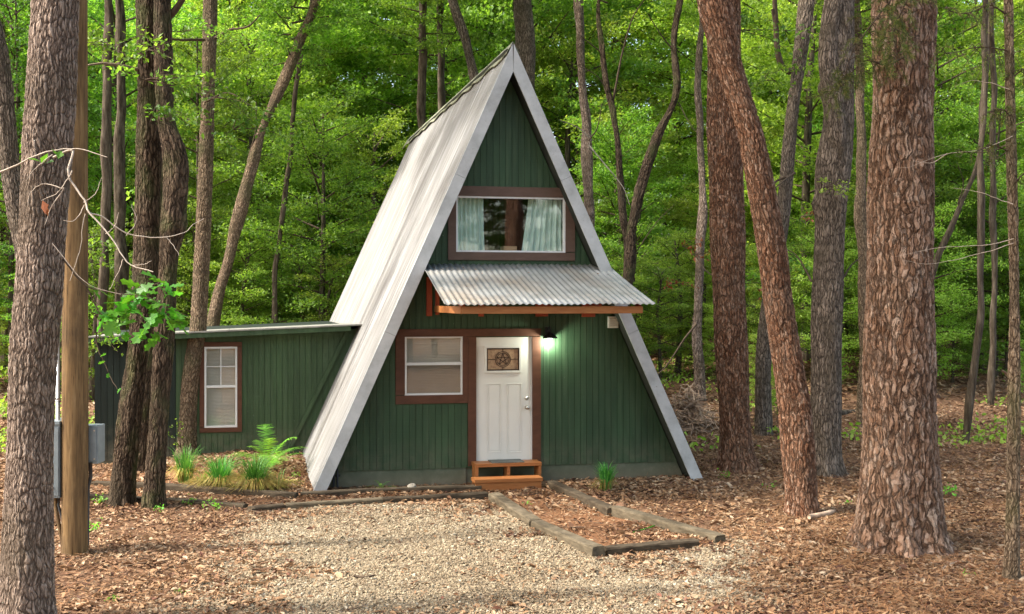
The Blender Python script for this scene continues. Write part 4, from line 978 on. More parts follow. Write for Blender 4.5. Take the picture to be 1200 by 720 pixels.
def region(x, y):
    px = 600+x/y*F; return 'l' if px < 430 else ('r' if px > 700 else 'c')
GRN = {'l': 'left of the cabin', 'r': 'right of the cabin', 'c': 'behind the cabin'}
placed = []
def spot(x, y):
    px = 600+x/y*F
    for lim, ph in ((60, 'left of the large oak'), (130, 'between large oak and twin trunks'), (235, 'behind the dark twin trunks'), (400, 'above the side wing roof'), (500, 'behind the left roof slope'), (700, 'behind the roof peak'), (830, 'right of the roof'), (900, 'behind the two crossing pines'), (1010, 'behind the grey ridged trunk'), (1105, 'behind the biggest pine')):
        if px < lim: return ph
    return 'beyond the slim cedar stem'
TONE = {'leaf': 'fresh green', 'leaf_yel': 'yellow green', 'leaf_dark': 'dark green'}
SEENL = set()
def tree_label(x, y, mt, what, k=0):
    dist = 'near' if y < 33 else ('middling' if y < 39 else ('deep' if y < 47 else ('far' if y < 58 else 'farthest')))
    shape = ('broad layered', 'tall layered', 'round bushy', 'high crowned', 'narrow layered', 'low bushy')[k]
    return f'{shape} {TONE[mt]} {what}, {dist} wood, {spot(x, y)}'
def row(y0, y1, n, ks, scs, mts, far):
    for i in range(n):
        y = rg.uniform(y0, y1); hw = .53*y+1.5; x = -hw+2*hw*(i+rg.uniform(.15, .85))/n
        if inhouse(x, y) : continue
        dy = y-17.3; t_ = (dy*U[0]-x*U[1])/(U[0]*DV[1]-U[1]*DV[0]); s_ = (x*DV[1]-dy*DV[0])/(U[0]*DV[1]-U[1]*DV[0])
        if t_ < 12.5 and -9.8 < s_ < 5.2: continue
        if y < 39 and 400 < 600+x/y*F < 870: continue
        q = region(x, y); mt = rg.choice(mts); k = rg.choice(ks)
        forest_tree(x, y, k, rg.uniform(*scs), mt, tree_label(x, y, mt, 'tree', k), ('distant woodland trees ' if far == 'f' else 'understory trees ')+GRN[q])
row(29, 32, 7, [0, 2, 4], (.8, 1.05), ['leaf', 'leaf', 'leaf_dark'], 'n')
row(34, 38, 10, [0, 1, 4], (1.0, 1.3), ['leaf', 'leaf_yel'], 'n')
row(40, 46, 13, [0, 1, 3, 4], (1.15, 1.5), ['leaf', 'leaf_yel'], 'n')
row(48, 56, 15, [1, 3, 4], (1.3, 1.75), ['leaf', 'leaf_yel', 'leaf_yel'], 'f')
row(60, 70, 10, [1, 3, 4], (1.6, 2.1), ['leaf', 'leaf_yel'], 'f')
row(76, 90, 12, [1, 3, 4], (1.9, 2.4), ['leaf_yel', 'leaf'], 'f')
def sap_row(y0, y1, n, s0_, s1_, sd_):
    r2 = random.Random(sd_)
    for i in range(n):
        y = r2.uniform(y0, y1); x = (-.54+1.08*(i+r2.random())/n)*y; dy = y-17.3; t_ = (dy*U[0]-x*U[1])/(U[0]*DV[1]-U[1]*DV[0]); s_ = (x*DV[1]-dy*DV[0])/(U[0]*DV[1]-U[1]*DV[0])
        if t_ < 12 and -9.5 < s_ < 5: continue
        q = region(x, y); kk = (5, 2, 0)[i % 3] if y > 33 else 5; mt_ = r2.choice(['leaf', 'leaf_yel', 'leaf_yel']); forest_tree(x, y, kk, r2.uniform(s0_, s1_), mt_, tree_label(x, y, mt_, 'young tree', kk), 'young trees low in the wood '+GRN[q], 'young_tree')
sap_row(28, 32, 26, .55, .8, 61); sap_row(34, 40, 30, .5, .85, 62); sap_row(41, 50, 40, .7, 1.1, 63); sap_row(52, 66, 34, .9, 1.4, 64)
# saplings and low bushes at the wood edge
for i in range(30):
    y = rg.uniform(24, 34); x = (-.53+1.06*(i+rg.random())/30)*y
    dy = y-17.3; t_ = (dy*U[0]-x*U[1])/(U[0]*DV[1]-U[1]*DV[0]); s_ = (x*DV[1]-dy*DV[0])/(U[0]*DV[1]-U[1]*DV[0])
    if t_ < 12 and -9 < s_ < 4.5: continue
    q = region(x, y); sc = rg.uniform(.3, .6)
    if q == 'r' and y < 29: sc *= .55; 
    mt = rg.choice(['leaf', 'leaf', 'leaf_yel']); forest_tree(x, y, 5, sc, mt, 'small '+TONE[mt]+' sapling at the wood edge, '+spot(x, y), 'saplings at the wood edge '+GRN[q], 'sapling')
# crowns of the canopy trees, high above the picture: they dapple the light
for key, (kx, dx, dy, z, sc, mt) in {'A': (3, -1, 1, 6.2, 1.0, 'leaf'), 'D': (3, 0, 0, 6.5, 1.0, 'leaf'), 'K': (3, 1, 1, 8, .9, 'leaf'), 'L': (3, 1, 1, 9, .9, 'leaf'), 'oak': (3, -2, 0, 5.5, .9, 'leaf')}.items():
    r_, Q = FG[key]; crown_on(r_, kx, z, sc, mt, dx, (Q[-1, 0]-Q[0, 0], Q[-1, 1]-Q[0, 1]))
for i, (r_, Q) in enumerate(MID):
    if Q[0, 1] > 22 and i % 2 == 0: crown_on(r_, (0, 1, 4)[i % 3], 8.5+(i % 4), .75, ('leaf', 'leaf_yel')[i % 2], i*1.3, (Q[-1, 0]*.6-Q[0, 0]*.6, 0))
# ------------------------------------------------------------------ small things in front
def leaf_obj(name, C, T, size, mat, parent=None, tilt=.5, wr=.5):
    V = leafpack(C, T, size, tilt, wr); me = mesh_np(name, V, np.arange(len(V)).reshape(-1, 4), M[mat], rnd=np.clip(RNG.normal(.5, .25, len(C)), 0, 1))
    return put_world(name, me, parent)
def spray(parent, px, py, d, rx, ry, n, size, mat, name='leafy_branch', stems=5, origin=None):
    """a leafy twig: a few thin stems fanned about a point, leaves along them"""
    c = P(px, py, d); o = P(*origin) if origin else c+np.array([-rx*.6, .3, ry*.3]); mb = MB(); Cs, Ts = [], []
    for i in range(stems):
        e = c+np.array([random.uniform(-1, 1)*rx, random.uniform(-.5, .5)*rx, random.uniform(-1, 1)*ry]); mid = (o+e)/2+np.array([0, 0, .12*rx])+RNG.normal(size=3)*.05
        pts = cubic(np.array([o, mid, e]), 9); mb.tube(list(pts), list(np.linspace(.009, .002, 9)), 4, False); k = n//stems
        u = RNG.uniform(.35, 1, k); q = np.stack([np.interp(u, np.linspace(0, 1, 9), pts[:, j]) for j in range(3)], 1); q += RNG.normal(size=(k, 3))*np.array([.14, .14, .06])*rx*1.1
        Cs.append(q); Ts.append((e-o)/np.linalg.norm(e-o)+RNG.normal(size=(k, 3))*.9)
    b = mb.build(name, M['twig_dark'], parent); o_ = leaf_obj('leaves', np.concatenate(Cs), np.concatenate(Ts), RNG.uniform(.6, 1.3, sum(map(len, Cs)))*size, mat, b, .5, .6)
    return b
# utility pole
dp = dof(650); b = P(88, 650, dp); pole = empty('utility_pole', (b[0], b[1], 0), 'smooth brown wooden utility pole carrying grey electrical boxes', 'utility pole')
me, _ = trunk_mesh('pole_shaft', [[b[0], b[1], -.3, .148], [b[0]+.0, b[1], 3, .142], [b[0], b[1], 9, .13]], M['pole'], 32, .15, 0, 5, .004, 77); put_world('pole_shaft', me, pole)
def wbox(mb, x0, x1, y0, y1, z0, z1): return mb.hexa([(x0, y0, z0), (x1, y0, z0), (x1, y1, z0), (x0, y1, z0), (x0, y0, z1), (x1, y0, z1), (x1, y1, z1), (x0, y1, z1)])
def pz(y, d): return CH+(HZ-y)/F*d
def pxx(x, d): return (x-600)/F*d
db = dp-.05
bx = wbox(MB(), pxx(58.5, db), pxx(72.5, db), db-.06, db+.28, pz(583, db), pz(497, db)).build('meter_box', M['metal'], pole, bevel=.006)
wbox(MB(), pxx(60.5, db), pxx(71.5, db), db-.072, db-.061, pz(580, db), pz(500, db)).build('box_cover', M['metal'], bx, bevel=.003)
wbox(MB(), pxx(57.8, db), pxx(73.2, db), db-.08, db+.30, pz(497, db)+.001, pz(493, db)).build('box_hood', M['metal'], bx, bevel=.003)
wbox(MB(), pxx(63.5, db), pxx(66, db), db-.082, db-.073, pz(572, db), pz(569, db)).build('latch', M['nickel'], bx)
MB().tube([(pxx(68, dp), dp, pz(494, dp)), (pxx(68, dp), dp, 8.8)], .024, 12).build('conduit', M['conduit'], pole, True)
for y in (470, 380, 250, 120): MB().tube([(pxx(68, dp), dp, pz(y, dp)), (pxx(68, dp), dp, pz(y-3.5, dp))], .031, 12).build('conduit_coupling', M['conduit'], pole, True)
dq = dp+.12
b2 = wbox(MB(), pxx(98, dq), pxx(117, dq), dq-.06, dq+.16, pz(543, dq), pz(498.5, dq)).build('breaker_box', M['metal'], pole, bevel=.006)
wbox(MB(), pxx(103, dq), pxx(115.5, dq), dq-.072, dq-.061, pz(540, dq), pz(501, dq)).build('box_cover', M['metal'], b2, bevel=.003)
for (x, y) in ((105, 504), (113.5, 504), (105, 537), (113.5, 537)): MB().tube([(pxx(x, dq), dq-.07, pz(y, dq)), (pxx(x, dq), dq-.08, pz(y, dq))], .009, 8).build('bolt', M['nickel'], b2)
for k_, (xa, xb, xc) in enumerate(((64, 70, 76), (68, 75, 79))):
    MB().tube([(pxx(xa, dp), dp+.02, pz(582, dp)), (pxx(xa+.5, dp), dp, pz(592, dp)), (pxx(xb, dp), dp-.04, pz(610, dp)), (pxx(xc, dp), dp-.06, pz(634, dp)), (pxx(xc+1, dp), dp-.05, -.1)], .016 if k_ else .024, 8).build('cable', M['rubber' if k_ else 'pole'], pole, True)
MB().tube([(pxx(104, dp), dp+.05, pz(543, dp)), (pxx(104.5, dp), dp+.05, pz(560, dp)), (pxx(102, dp), dp+.03, pz(572, dp)), (pxx(101, dp), dp+.03, pz(640, dp))], .022, 8).build('cable', M['rubber'], pole, True)

# bare pale branch in front of the large oak
oakroot = FG['oak'][0]; mb = MB(); dd = 9.0
def twig(px_pts, r0, r1, d0=dd, d1=dd, mb=mb):
    k = len(px_pts); pts = np.array([P(x, y, d0+(d1-d0)*i/(k-1)) for i, (x, y) in enumerate(px_pts)]); q = cubic(pts, k*4)
    q += np.cumsum(RNG.normal(size=q.shape)*.0035, 0); mb.tube(list(q), list(np.linspace(r0, r1, len(q))), 5, False); return q
twig([(62, 185), (85, 178), (80, 205), (98, 235), (102, 248), (125, 275), (150, 310), (180, 323)], .011, .004, 9.15, 8.7)
twig([(102, 247), (120, 255), (150, 275), (190, 279), (215, 273), (228, 262), (240, 256)], .007, .002, 8.9, 9.3)
twig([(-8, 205), (30, 190), (60, 178), (95, 176), (125, 186)], .009, .003, 9.2, 9)
twig([(75, 222), (50, 216), (38, 225), (33, 240)], .006, .002); twig([(74, 220), (58, 240), (50, 262)], .006, .002); twig([(86, 200), (70, 225), (50, 235)], .006, .002); twig([(100, 240), (85, 262), (72, 262)], .005, .002)
twig([(124, 274), (138, 262), (142, 250)], .004, .002); twig([(148, 276), (160, 258), (155, 240)], .004, .002); twig([(145, 305), (135, 330), (130, 340)], .004, .002); twig([(100, 250), (92, 300), (85, 330)], .004, .002); twig([(62, 182), (40, 200), (30, 214)], .006, .002)
twig([(155, 312), (172, 310), (180, 306)], .004, .002); twig([(98, 238), (112, 228), (118, 210)], .004, .002); twig([(195, 279), (205, 288), (212, 300)], .004, .002); twig([(60, 285), (100, 330), (140, 345)], .004, .0015)
mb.build('dead_branch', M['twig'], oakroot, True)
leaf_obj('dead_leaf', P(52, 243, 8.95)[None]+np.array([[0, 0, 0], [.02, 0, -.03]]), np.array([[.3, 0, -1], [0, .2, -1.]]), np.array([.12, .10]), 'leaf_red', oakroot, .5, .8)
leaf_obj('leaves', np.array([P(x, y, 9.05) for x, y in ((40, 187), (52, 186), (64, 178), (70, 181), (58, 190))]), RNG.normal(size=(5, 3)), np.array([.12]*5), 'oakleaf', oakroot, .5, .6)
# big lobed oak leaves hanging into view
lob = [(0, -.02), (.10, .12), (.30, .20), (.16, .30), (.20, .38), (.44, .50), (.40, .60), (.20, .62), (.22, .72), (.30, .86), (.14, .90), (.0, 1.0)]
out = lob+[(-x, y) for x, y in lob[-2:0:-1]]
Vl = [(0, .5, .03)]+[(x*.8, y, .16*abs(x)-.10*(y-.4)**2) for x, y in out]; nl = len(out)
oleaf = [mesh_np('leaf', np.array([(a, b_, c*k_) for a, b_, c in Vl]), np.array([(0, 1+i, 1+(i+1) % nl) for i in range(nl)]), M['oakleaf'], rnd=np.full(nl, r_)) for k_, r_ in ((1, .25), (1.6, .6), (-.8, .95), (.4, .45))]
mb = MB(); brs = []; dl = 9.6
for pl_ in ([(70, 300), (100, 335), (140, 345), (175, 350), (222, 372)], [(140, 345), (165, 375), (190, 395)], [(100, 335), (118, 372), (150, 392), (162, 410)], [(150, 346), (185, 330), (200, 340)], [(118, 372), (112, 400), (128, 445), (135, 457)], [(175, 350), (190, 372), (215, 380)]):
    q = twig(pl_, .008, .002, dl, dl-.25, mb); brs.append(q)
lb = mb.build('leafy_branch', M['twig_dark'], oakroot, True); off = Vector(lb.location)+Vector(oakroot.location)
from mathutils import Matrix, Euler
def add_leaves(qs, n, s0_, s1_, lo=.3):
    for i in range(n):
        q = qs[i % len(qs)]; p = Vector(q[int(len(q)*random.uniform(lo, 1))-1]); me = random.choice(oleaf)
        o = D.objects.new('leaf', me); COL.objects.link(o); o.parent = lb; o.location = p-off+Vector((random.uniform(-.05, .05), random.uniform(-.08, .08), random.uniform(-.04, .05)))
        o.rotation_euler = Euler((random.uniform(-1.2, .5), random.uniform(-.7, .7), random.uniform(0, 6.28))); o.scale = (random.uniform(s0_, s1_),)*3
add_leaves([brs[0], brs[1], brs[2], brs[3], brs[5]], 72, .11, .21); add_leaves([brs[4]], 4, .06, .1, .1)
# leafy sprays in front of the dark trunks
for (k_, x, y, d, rx, ry, n, sz, mt) in (('A', 190, 95, 14, .55, .25, 150, .085, 'leaf'), ('A', 205, 135, 14.2, .5, .2, 130, .08, 'leaf_dark'), ('B', 190, 60, 14, .5, .3, 130, .08, 'leaf'), ('A', 130, 380, 14.5, .5, .25, 120, .08, 'leaf'), ('A', 120, 410, 14.5, .4, .2, 90, .07, 'leaf'),
                               ('D', 275, 120, 18.4, 1.0, .4, 260, .10, 'leaf_dark'), ('D', 300, 155, 18.3, .8, .3, 200, .10, 'leaf_dark'), ('D', 200, 225, 18.6, .6, .4, 160, .09, 'leaf'), ('A', 120, 60, 15, .9, .5, 230, .09, 'leaf'), ('D', 240, 40, 18.4, .8, .4, 200, .09, 'leaf'),
                               ('K', 985, 222, 16.8, .35, .15, 90, .07, 'leaf_yel'), ('K', 935, 300, 20, .6, .4, 150, .09, 'leaf'), ('L', 900, 340, 21, .8, .4, 200, .10, 'leaf'), ('K', 905, 40, 20, 1., .5, 260, .10, 'leaf_dark'), ('L', 930, 100, 21, .9, .5, 240, .10, 'leaf'), ('C', 120, 300, 18, .6, .5, 170, .09, 'leaf')):
    spray(FG[k_][0], x, y, d, rx, ry, n, sz, mt)
spray(FG['D'][0], 204, 505, 18.6, .12, .3, 50, .05, 'leaf', 'leafy_branch', 4, (212, 525, 18.7))
# russet sprays
for (x, y, d) in ((800, 335, 24), (812, 290, 25), (828, 300, 25), (908, 350, 22), (955, 255, 24)): spray(FG['L'][0], x, y, d, .35, .15, 40, .08, 'leaf_red')
# limbs
def limb(key, pts, r0, r1, d0, d1, mat='twig_dark', name='limb'):
    mb = MB(); twig(pts, r0, r1, d0, d1, mb); return mb.build(name, M[mat], FG[key][0], True)
Kroot = FG['K'][0]
limb('A', [(162, 82), (140, 77), (118, 76), (100, 80)], .03, .012, dof(592)-.1, 14.4, 'oak_brown'); limb('D', [(240, 47), (215, 46), (200, 45)], .03, .02, 18.8, 18.4)
limb('D', [(252, 45), (270, 35), (290, 32), (305, 18)], .03, .01, 19, 18.5); limb('A', [(186, 30), (205, 12), (220, -10)], .06, .04, 15.2, 15)
limb('D', [(240, 120), (270, 110), (300, 130)], .02, .006, 19, 18.2); limb('L', [(895, 228), (912, 212), (930, 205)], .02, .03, 22, 22.2); limb('J', [(902, 225), (920, 212), (932, 203)], .006, .02, 16, 17)
limb('L', [(912, 70), (910, 40), (905, 10)], .04, .03, 22.2, 22); limb('L', [(927, 85), (918, 78), (912, 60), (908, 0)], .07, .05, 22.2, 22)
limb('K', [(985, 330), (998, 312), (1012, 300)], .02, .006, 17.4, 17.8); tree([(982, 986, 205), (974, 992, 165), (967, 989, 120), (960, 982, 80), (961, 981, 40), (966, 988, 0)], 17.3, '', 'oak', 40, .04, 0, top=8.6, part='limb', parent=Kroot, seed=55); limb('K', [(951, 330), (935, 300), (920, 290)], .02, .006, 17.4, 18)
# needle boughs
def bough(root, stem, d0, d1, nt, spread, nl, mat='needle', r=.012, per=34, droop=.5, name='bough'):
    mb = MB(); q = twig(stem, r, r*.3, d0, d1, mb); Vs = []
    for i in range(nt):
        p = q[int(len(q)*random.uniform(.15, 1))-1]; e = p+np.array([random.uniform(-1, 1), random.uniform(-.7, .7), random.uniform(-1, .35)*1.0-droop*.3])*spread*random.uniform(.4, 1)
        m_ = (p+e)/2+np.array([0, 0, spread*.15]); tq = cubic(np.array([p, m_, e]), 8); mb.tube(list(tq), list(np.linspace(.005, .0015, 8)), 3, False)
        u = RNG.uniform(.35, 1, per); c = np.stack([np.interp(u, np.linspace(0, 1, 8), tq[:, j]) for j in range(3)], 1)
        dr = (e-p)/np.linalg.norm(e-p)+RNG.normal(size=(per, 3))*.8; dr /= np.linalg.norm(dr, axis=1)[:, None]; w_ = np.cross(dr, RNG.normal(size=(per, 3))); w_ /= np.linalg.norm(w_, axis=1)[:, None]
        l = RNG.uniform(.5, 1, per)[:, None]*nl; w_ *= .0022; Vs.append(np.stack([c-w_, c+w_, c+dr*l+w_*.4, c+dr*l-w_*.4], 1).reshape(-1, 3))
    b_ = mb.build(name, M['twig_dark'], root, True); V = np.concatenate(Vs)
    put_world('needles', mesh_np('needles', V, np.arange(len(V)).reshape(-1, 4), M[mat], rnd=RNG.random(len(V)//4)), b_)
Mr, Nr, Kr = FG['M'][0], FG['N'][0], FG['K'][0]
bough(Mr, [(1060, -20), (1030, 20), (1000, 60), (985, 110)], 12.2, 12.0, 46, .42, .085, per=60)
bough(Mr, [(1090, -30), (1060, 5), (1045, 40), (1050, 70)], 12.0, 11.8, 40, .34, .085, per=60)
bough(Mr, [(1062, 65), (1040, 75), (1015, 70), (985, 100), (970, 120)], 12.1, 12.1, 30, .32, .085, per=60)
for (a, b_, c) in (([(1183, 60), (1150, 55), (1110, 62), (1095, 60)], 20, .35), ([(1182, 20), (1160, 5), (1130, 15), (1100, 8)], 24, .35), ([(1185, 95), (1205, 80), (1230, 90)], 16, .3), ([(1186, 180), (1165, 170), (1140, 180), (1120, 176)], 12, .3), ([(1188, 140), (1170, 128), (1150, 135)], 16, .3), ([(1188, 215), (1205, 200), (1225, 215)], 12, .3)):
    bough(Nr, a, 11.2, 11.0, b_, c, .05, r=.009, per=46, droop=.9)
mb = MB()
for st in ([(1186, 160), (1150, 175), (1110, 180), (1062, 196), (1052, 194)], [(1187, 280), (1150, 288), (1100, 290), (1050, 300)], [(1187, 285), (1140, 300), (1090, 310), (1060, 306)], [(1188, 240), (1150, 226), (1120, 222)], [(1184, 105), (1140, 95), (1120, 100)], [(1110, 180), (1092, 192), (1070, 190)]): twig(st, .0045, .0012, 11.1, 11.3, mb)
mb.build('dead_branch', M['twig'], Nr, True)
mb = MB(); twig([(1188, 450), (1180, 440), (1174, 436)], .02, .012, 11.3, 11.2, mb); mb.build('branch_stub', M['oak_brown'], Nr, True)
# branching twigs of the S-curved trees
def crooked(i, pts, r, d, mat='twig_dark'): mb = MB(); twig(pts, r, r*.35, d, d-.3, mb); mb.build('limb', M[mat], MID[i][0], True)
crooked(8, [(716, 130), (722, 100), (730, 60), (742, 20), (755, 0)], .035, 26); crooked(8, [(702, 60), (690, 50), (675, 40)], .02, 26); crooked(8, [(716, 120), (700, 90), (660, 70)], .015, 26); crooked(9, [(790, 60), (775, 40), (760, 15)], .02, 25); crooked(9, [(795, 120), (812, 150), (822, 160)], .015, 25)
crooked(10, [(694, 165), (678, 150), (655, 140)], .02, 28, 'bark_pale'); crooked(10, [(690, 170), (706, 190), (730, 220), (738, 240)], .02, 26, 'bark_pale'); crooked(10, [(690, 165), (700, 150), (705, 120)], .02, 27); crooked(5, [(568, 130), (590, 100), (610, 80)], .015, 29)
crooked(9, [(742, 300), (770, 260), (790, 240)], .015, 25); crooked(14, [(1122, 240), (1128, 215), (1120, 190)], .02, 27); crooked(0, [(290, 190), (300, 150), (300, 120)], .03, 26)
crooked(11, [(816, 380), (800, 400), (780, 430), (770, 440)], .03, 26); crooked(11, [(815, 300), (830, 320), (850, 330)], .02, 26)

# plants in the beds
def tussock(px, py, hpx, wpx, n, nold, label, group):
    g = Gp(px, py); d = g[1]; h = hpx/F*d*1.45; wd = wpx/F*d/2*1.1; root = empty('grass_clump', (g[0], g[1], float(zg(g[0], g[1]))), label, 'plant', group)
    for (nm, k, mt, hh, sp, dr) in (('blades', n, 'blade', h*1.1, wd*.85, .35), ('old_blades', int(nold*1.8), 'oldblade', h*.85, wd*1.3, .8)):
        if not k: continue
        V = []; Fc = []; az = RNG.uniform(0, 6.28, k); L_ = RNG.uniform(.65, 1.15, k)*hh; o = RNG.uniform(.05, 1, k)**.7*sp
        for i in range(k):
            a = np.array([math.cos(az[i]), math.sin(az[i]), 0]); c = np.array([-a[1], a[0], 0])*.006; b0 = np.array([g[0], g[1], g[2]])+a*random.uniform(0, .35)*wd
            for j, u in enumerate((0, .35, .7, 1)):
                p = b0+a*o[i]*(u**1.7)+np.array([0, 0, L_[i]*(u-dr*u**2.6)]); ww = (1, .9, .6, .12)[j]; V += [p-c*ww, p+c*ww]
            q = i*8; Fc += [(q, q+1, q+3, q+2), (q+2, q+3, q+5, q+4), (q+4, q+5, q+7, q+6)]
        put_world(nm, mesh_np(nm, np.array(V), np.array(Fc), M[mt], rnd=np.repeat(RNG.random(k), 3)), root)
tussock(217, 565, 36, 44, 170, 90, 'grassy clump leftmost of three before the wing, beside the slender trunk', 'grassy clumps')
tussock(258, 573, 34, 56, 260, 230, 'bright grassy clump with tan old blades, middle of three before the wing', 'grassy clumps')
tussock(299, 576, 36, 62, 280, 260, 'bright grassy clump below the large fern', 'grassy clumps')
tussock(240, 571, 18, 40, 30, 150, 'mostly yellowed grassy tuft between two green clumps', 'grassy clumps')
tussock(325, 573, 20, 46, 20, 120, 'yellowed grassy tuft right of the clump below the fern', 'grassy clumps')
tussock(710, 576, 30, 34, 210, 40, 'dark green upright grassy clump right of the front path at the wall', 'grassy clumps')
def fern(px, py, rpx, n, label, el=(.35, 1.1)):
    g = Gp(px, py); d = g[1]; Rr = rpx/F*d; root = empty('fern', (g[0], g[1], float(zg(g[0], g[1]))), label, 'fern', 'ferns by the walls')
    for i in range(n):
        az = i*2.4+random.uniform(-.2, .2); e = random.uniform(*el); l = Rr*random.uniform(.85, 1.15)/max(math.cos(e)*.8+.25, .5)
        a = np.array([math.cos(az), math.sin(az), 0]); sd_ = np.array([-a[1], a[0], 0]); V = []; k = 30
        def pt(u): return g+a*l*math.cos(e)*u*(1+.25*u)+np.array([0, 0, l*(math.sin(e)*u*1.2-.62*u*u)])
        for j in range(k):
            u = .12+.88*j/k; p = pt(u); tg = pt(min(u+.03, 1.03))-p; tg /= np.linalg.norm(tg); ln = l*random.uniform(.10, .125)*math.sin(math.pi*min(1, (1-u)*.85+.12))**.8; wv = l*.85/k*.19
            for s_ in (-1, 1):
                dr = sd_*s_*.92+tg*.35; tip = p+dr*ln-np.array([0, 0, .18*ln]); tip = tip+RNG.normal(size=3)*ln*.10; V += [p-tg*wv, p+tg*wv, tip+tg*wv*.3, tip-tg*wv*.2]
        Fc = np.arange(len(V)).reshape(-1, 4); put_world('frond', mesh_np('frond', np.array(V), Fc, M['fern'], rnd=np.clip(RNG.normal(random.uniform(.2, .8), .1, len(Fc)), 0, 1)), root)
fern(314, 553, 43, 26, 'large bright green fern against the wing wall behind the grassy clumps', (.75, 1.3))
fern(270, 566, 24, 8, 'small fern half hidden between the grassy clumps')
fern(336, 566, 22, 7, 'small low fern right of the large fern', (.1, .6))
fern(447, 574, 17, 8, 'small bright fern at the foundation left of the door')
fern(532, 571, 9, 6, 'tiny fern at the foundation just left of the orange step', (.1, .5))
# ornament rock and stones
def rock(px, py, wpx, hpx, label, mat, seed):
    g = Gp(px, py); r = np.random.default_rng(seed); rx = wpx/F*g[1]/2; rz = hpx/F*g[1]/2; V = []; Fc = []; n, m = 12, 8
    ph = r.random(4)*6
    for j in range(m+1):
        for i in range(n):
            t = 2*math.pi*i/n; p = math.pi*j/m; k = 1+.12*math.sin(2*t+ph[0])*math.sin(p)+.1*math.sin(3*t+ph[1]+p*2)
            V.append(np.array([g[0]+rx*k*math.sin(p)*math.cos(t), g[1]+rx*k*math.sin(p)*math.sin(t), g[2]+rz*.85+rz*k*math.cos(p)]))
    for j in range(m):
        for i in range(n): q = (i+1) % n; Fc.append((j*n+i, (j+1)*n+i, (j+1)*n+q, j*n+q))
    o = put_world('stone', mesh_np('stone', np.array(V)-g, np.array(Fc), M[mat], True), None); o.location = g; tag(o, label, 'stone')
rock(483, 575, 11, 9, 'small whitish stone on the ground below the lower window', 'bark_pale', 3)
rock(479, 576, 5, 5, 'tiny grey stone touching the small whitish stone', 'found', 4)
# broken stick on the drive, green twig on the path
for (a_, b__, r_, lab, mt) in (([(415, 678), (428, 680), (440, 677)], None, .014, 'short dark stick lying on the gravel', 'twig_dark'), ([(742, 626), (760, 621), (770, 617)], None, .009, 'pale green twig on the path near its foot', 'fern'), ([(948, 610), (965, 607), (978, 603)], None, .035, 'low brown log end beside the leaning pine foot', 'brush'), ([(1105, 668), (1125, 660), (1140, 661)], None, .008, 'thin fallen twig on pine straw below the biggest pine', 'twig')):
    mb = MB(); q = [Gp(*p)+np.array([0, 0, r_*.9+.015]) for p in a_]; mb.tube(list(cubic(np.array(q), 8)), [r_]*7+[r_*.5], 7); o = mb.build('stick', M[mt], None, True); tag(o, lab, 'stick')
# brush pile right of the cabin
mb = MB(); g = Gp(806, 505); 
for i in range(420):
    a = random.uniform(0, 6.28); rr = abs(random.gauss(0, .42)); p = np.array([g[0]+rr*math.cos(a)*.9, g[1]+rr*math.sin(a), g[2]+random.uniform(0, .95)*max(0, 1-rr)]); dr = RNG.normal(size=3)*np.array([1, 1, .45]); dr /= np.linalg.norm(dr); l = random.uniform(.2, .7)
    mb.tube([p-dr*l/2, p+RNG.normal(size=3)*.06, p+dr*l/2], [.014, .012, .006], 3, False)
o = mb.build('brush', M['brush'], None); tag(o, 'pile of pale dead brush behind the right foot of the roof', None, None, 'stuff')
# fallen logs in the wood
for (a_, b__, r_, lab) in (((1010, 470), (1070, 478), .10, 'mossy fallen log on the slope behind the biggest pine'), ((965, 492), (1004, 486), .09, 'fallen log between two trunks left of the biggest pine'), ((745, 470), (792, 480), .07, 'fallen log beyond the right roof foot')):
    g0, g1 = Gp(*a_), Gp(*b__); pts = [list(g0+np.array([0, 0, r_*.7]))+[r_], list((g0+g1)/2+np.array([0, 0, r_]))+[r_*.9], list(g1+np.array([0, 0, r_*.7]))+[r_*.7]]
    mb = MB(); mb.tube([p[:3] for p in pts], [p[3] for p in pts], 10); o = mb.build('fallen_log', M['bark_far'], None, True); tag(o, lab, 'log')
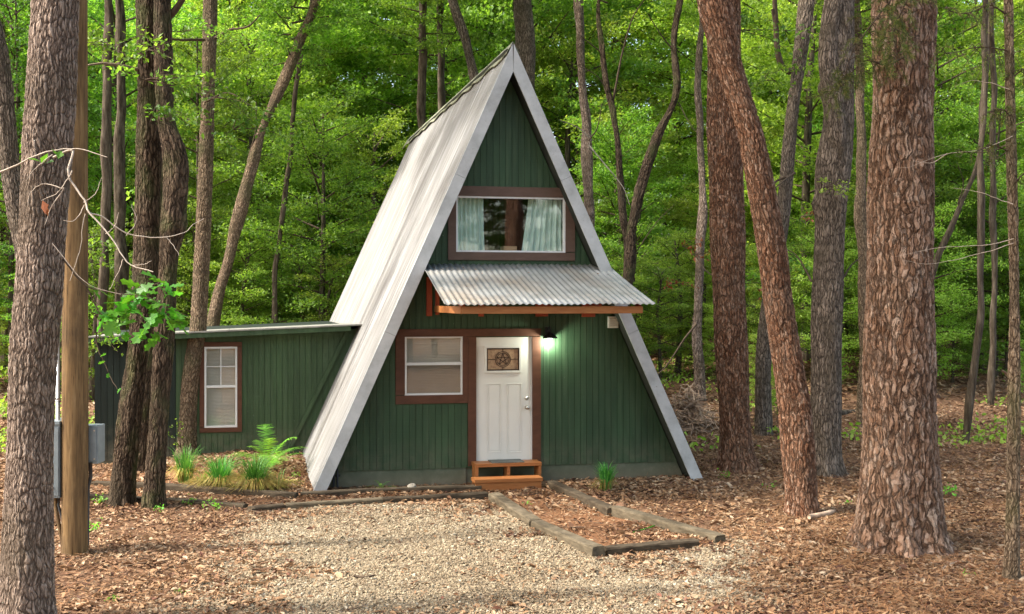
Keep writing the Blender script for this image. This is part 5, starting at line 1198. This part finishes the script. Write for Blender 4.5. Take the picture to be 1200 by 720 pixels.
# seedlings on the floor
def seedling(px, py, spx, n, label, mt='fern'):
    g = Gp(px, py); k = spx/F*g[1]; C = np.array([g[0], g[1], float(zg(g[0], g[1]))+k*.4])+RNG.normal(size=(n, 3))*k*np.array([.35, .35, .22]); T = RNG.normal(size=(n, 3))+np.array([0, 0, .3])
    root = empty('seedling', (g[0], g[1], g[2]), label, 'seedling', 'seedlings on the forest floor'); leaf_obj('leaves', C, T, RNG.uniform(.2, .42, n)*k, mt, root, .5, .55)
    mb = MB(); 
    for c in C[::4]: mb.tube([g, (g+c)/2+RNG.normal(size=3)*k*.04, c], [.003, .002, .001], 3, False)
    mb.build('stems', M['twig_dark'], root)
for a_ in ((118, 592, 16, 40, 'low green seedling left of the twin trunks'), (110, 625, 14, 26, 'low green seedling right of the utility pole foot'), (186, 602, 12, 24, 'green seedling at the foot of the right twin trunk'), (222, 594, 14, 26, 'green seedling behind the front timber left'), (247, 599, 16, 30, 'spreading green seedling below the middle grassy clump'), (132, 706, 12, 20, 'seedling on the leaves near the bottom edge'),
           (210, 697, 10, 18, 'tiny seedling on the leaves beside the gravel edge'), (1112, 582, 16, 34, 'bright green seedling right of the biggest pine foot'), (994, 592, 10, 18, 'seedling left of the biggest pine foot'), (848, 560, 12, 24, 'green seedling at the foot of the straight pine'), (1056, 632, 9, 20, 'moss green seedling growing against the biggest pine base'), (905, 572, 10, 16, 'seedling between the leaning and straight pines'), (1133, 676, 9, 14, 'seedling near the slim cedar stem'),
           (620, 594, 8, 12, 'tiny seedling on the path near the step'), (1185, 655, 10, 14, 'seedling behind the foot of the slim cedar stem'), (345, 560, 10, 18, 'seedling under the roof corner in the bed')): seedling(*a_)
# ground cover along the wood edge, left and right
n = 50000; Y = RNG.uniform(20, 44, n); X = RNG.uniform(-.54, .54, n)*Y; keep = (RNG.random(n) < np.clip((vn(X, Y, .5, 41)-.5)*3.2+np.where(X < -4, .45, 0)+np.clip((Y-26)/14, 0, .7), 0, 1)) & ~inhouse(X, Y); X, Y = X[keep], Y[keep]; n = len(X)
C = np.stack([X, Y, zg(X, Y)+RNG.uniform(.03, .45, n)*np.clip(vn(X, Y, 1.2, 44)*1.6-.2, .15, 1)], 1)
tag(leaf_obj('undergrowth', C, RNG.normal(size=(n, 3))+np.array([0, 0, .4]), RNG.uniform(.07, .16, n), 'leaf_yel', None, .5, .6), 'low green undergrowth along the edge of the wood', None, None, 'stuff')

# ------------------------------------------------------------------ the wood behind the camera (seen in the upper window glass)
Wp = P(603, 262, 17.3); dv = Wp-np.array([0, 0, CH]); nn = np.array([U[1], -U[0], 0]); rd = dv-2*dv.dot(nn)*nn; q = Wp+rd*((-3.0-Wp[1])/rd[1])
pts = [[q[0]-.2, -3, -.2, .40], [q[0]-.1, -3, 3, .34], [q[0], -3, float(q[2]), .31], [q[0]+.1, -3, 13, .25]]
r_ = empty('pine_tree', (pts[0][0], -3, 0), 'tall pine behind the viewer mirrored in the upper window', 'tree'); me, _ = trunk_mesh('trunk', pts, M['pine_mid'], 48, .06, .3, 6, .04, 91); put_world('trunk', me, r_)
for i in range(11):
    x = -16+34*((i*7) % 11)/11+rg.uniform(-1, 1); y = -13-8*rg.random()
    forest_tree(x+1.5, y, rg.choice([1, 3, 4]), rg.uniform(1.1, 1.5), 'leaf_dark', 'woodland tree standing behind the viewer', 'woodland trees behind the viewer')
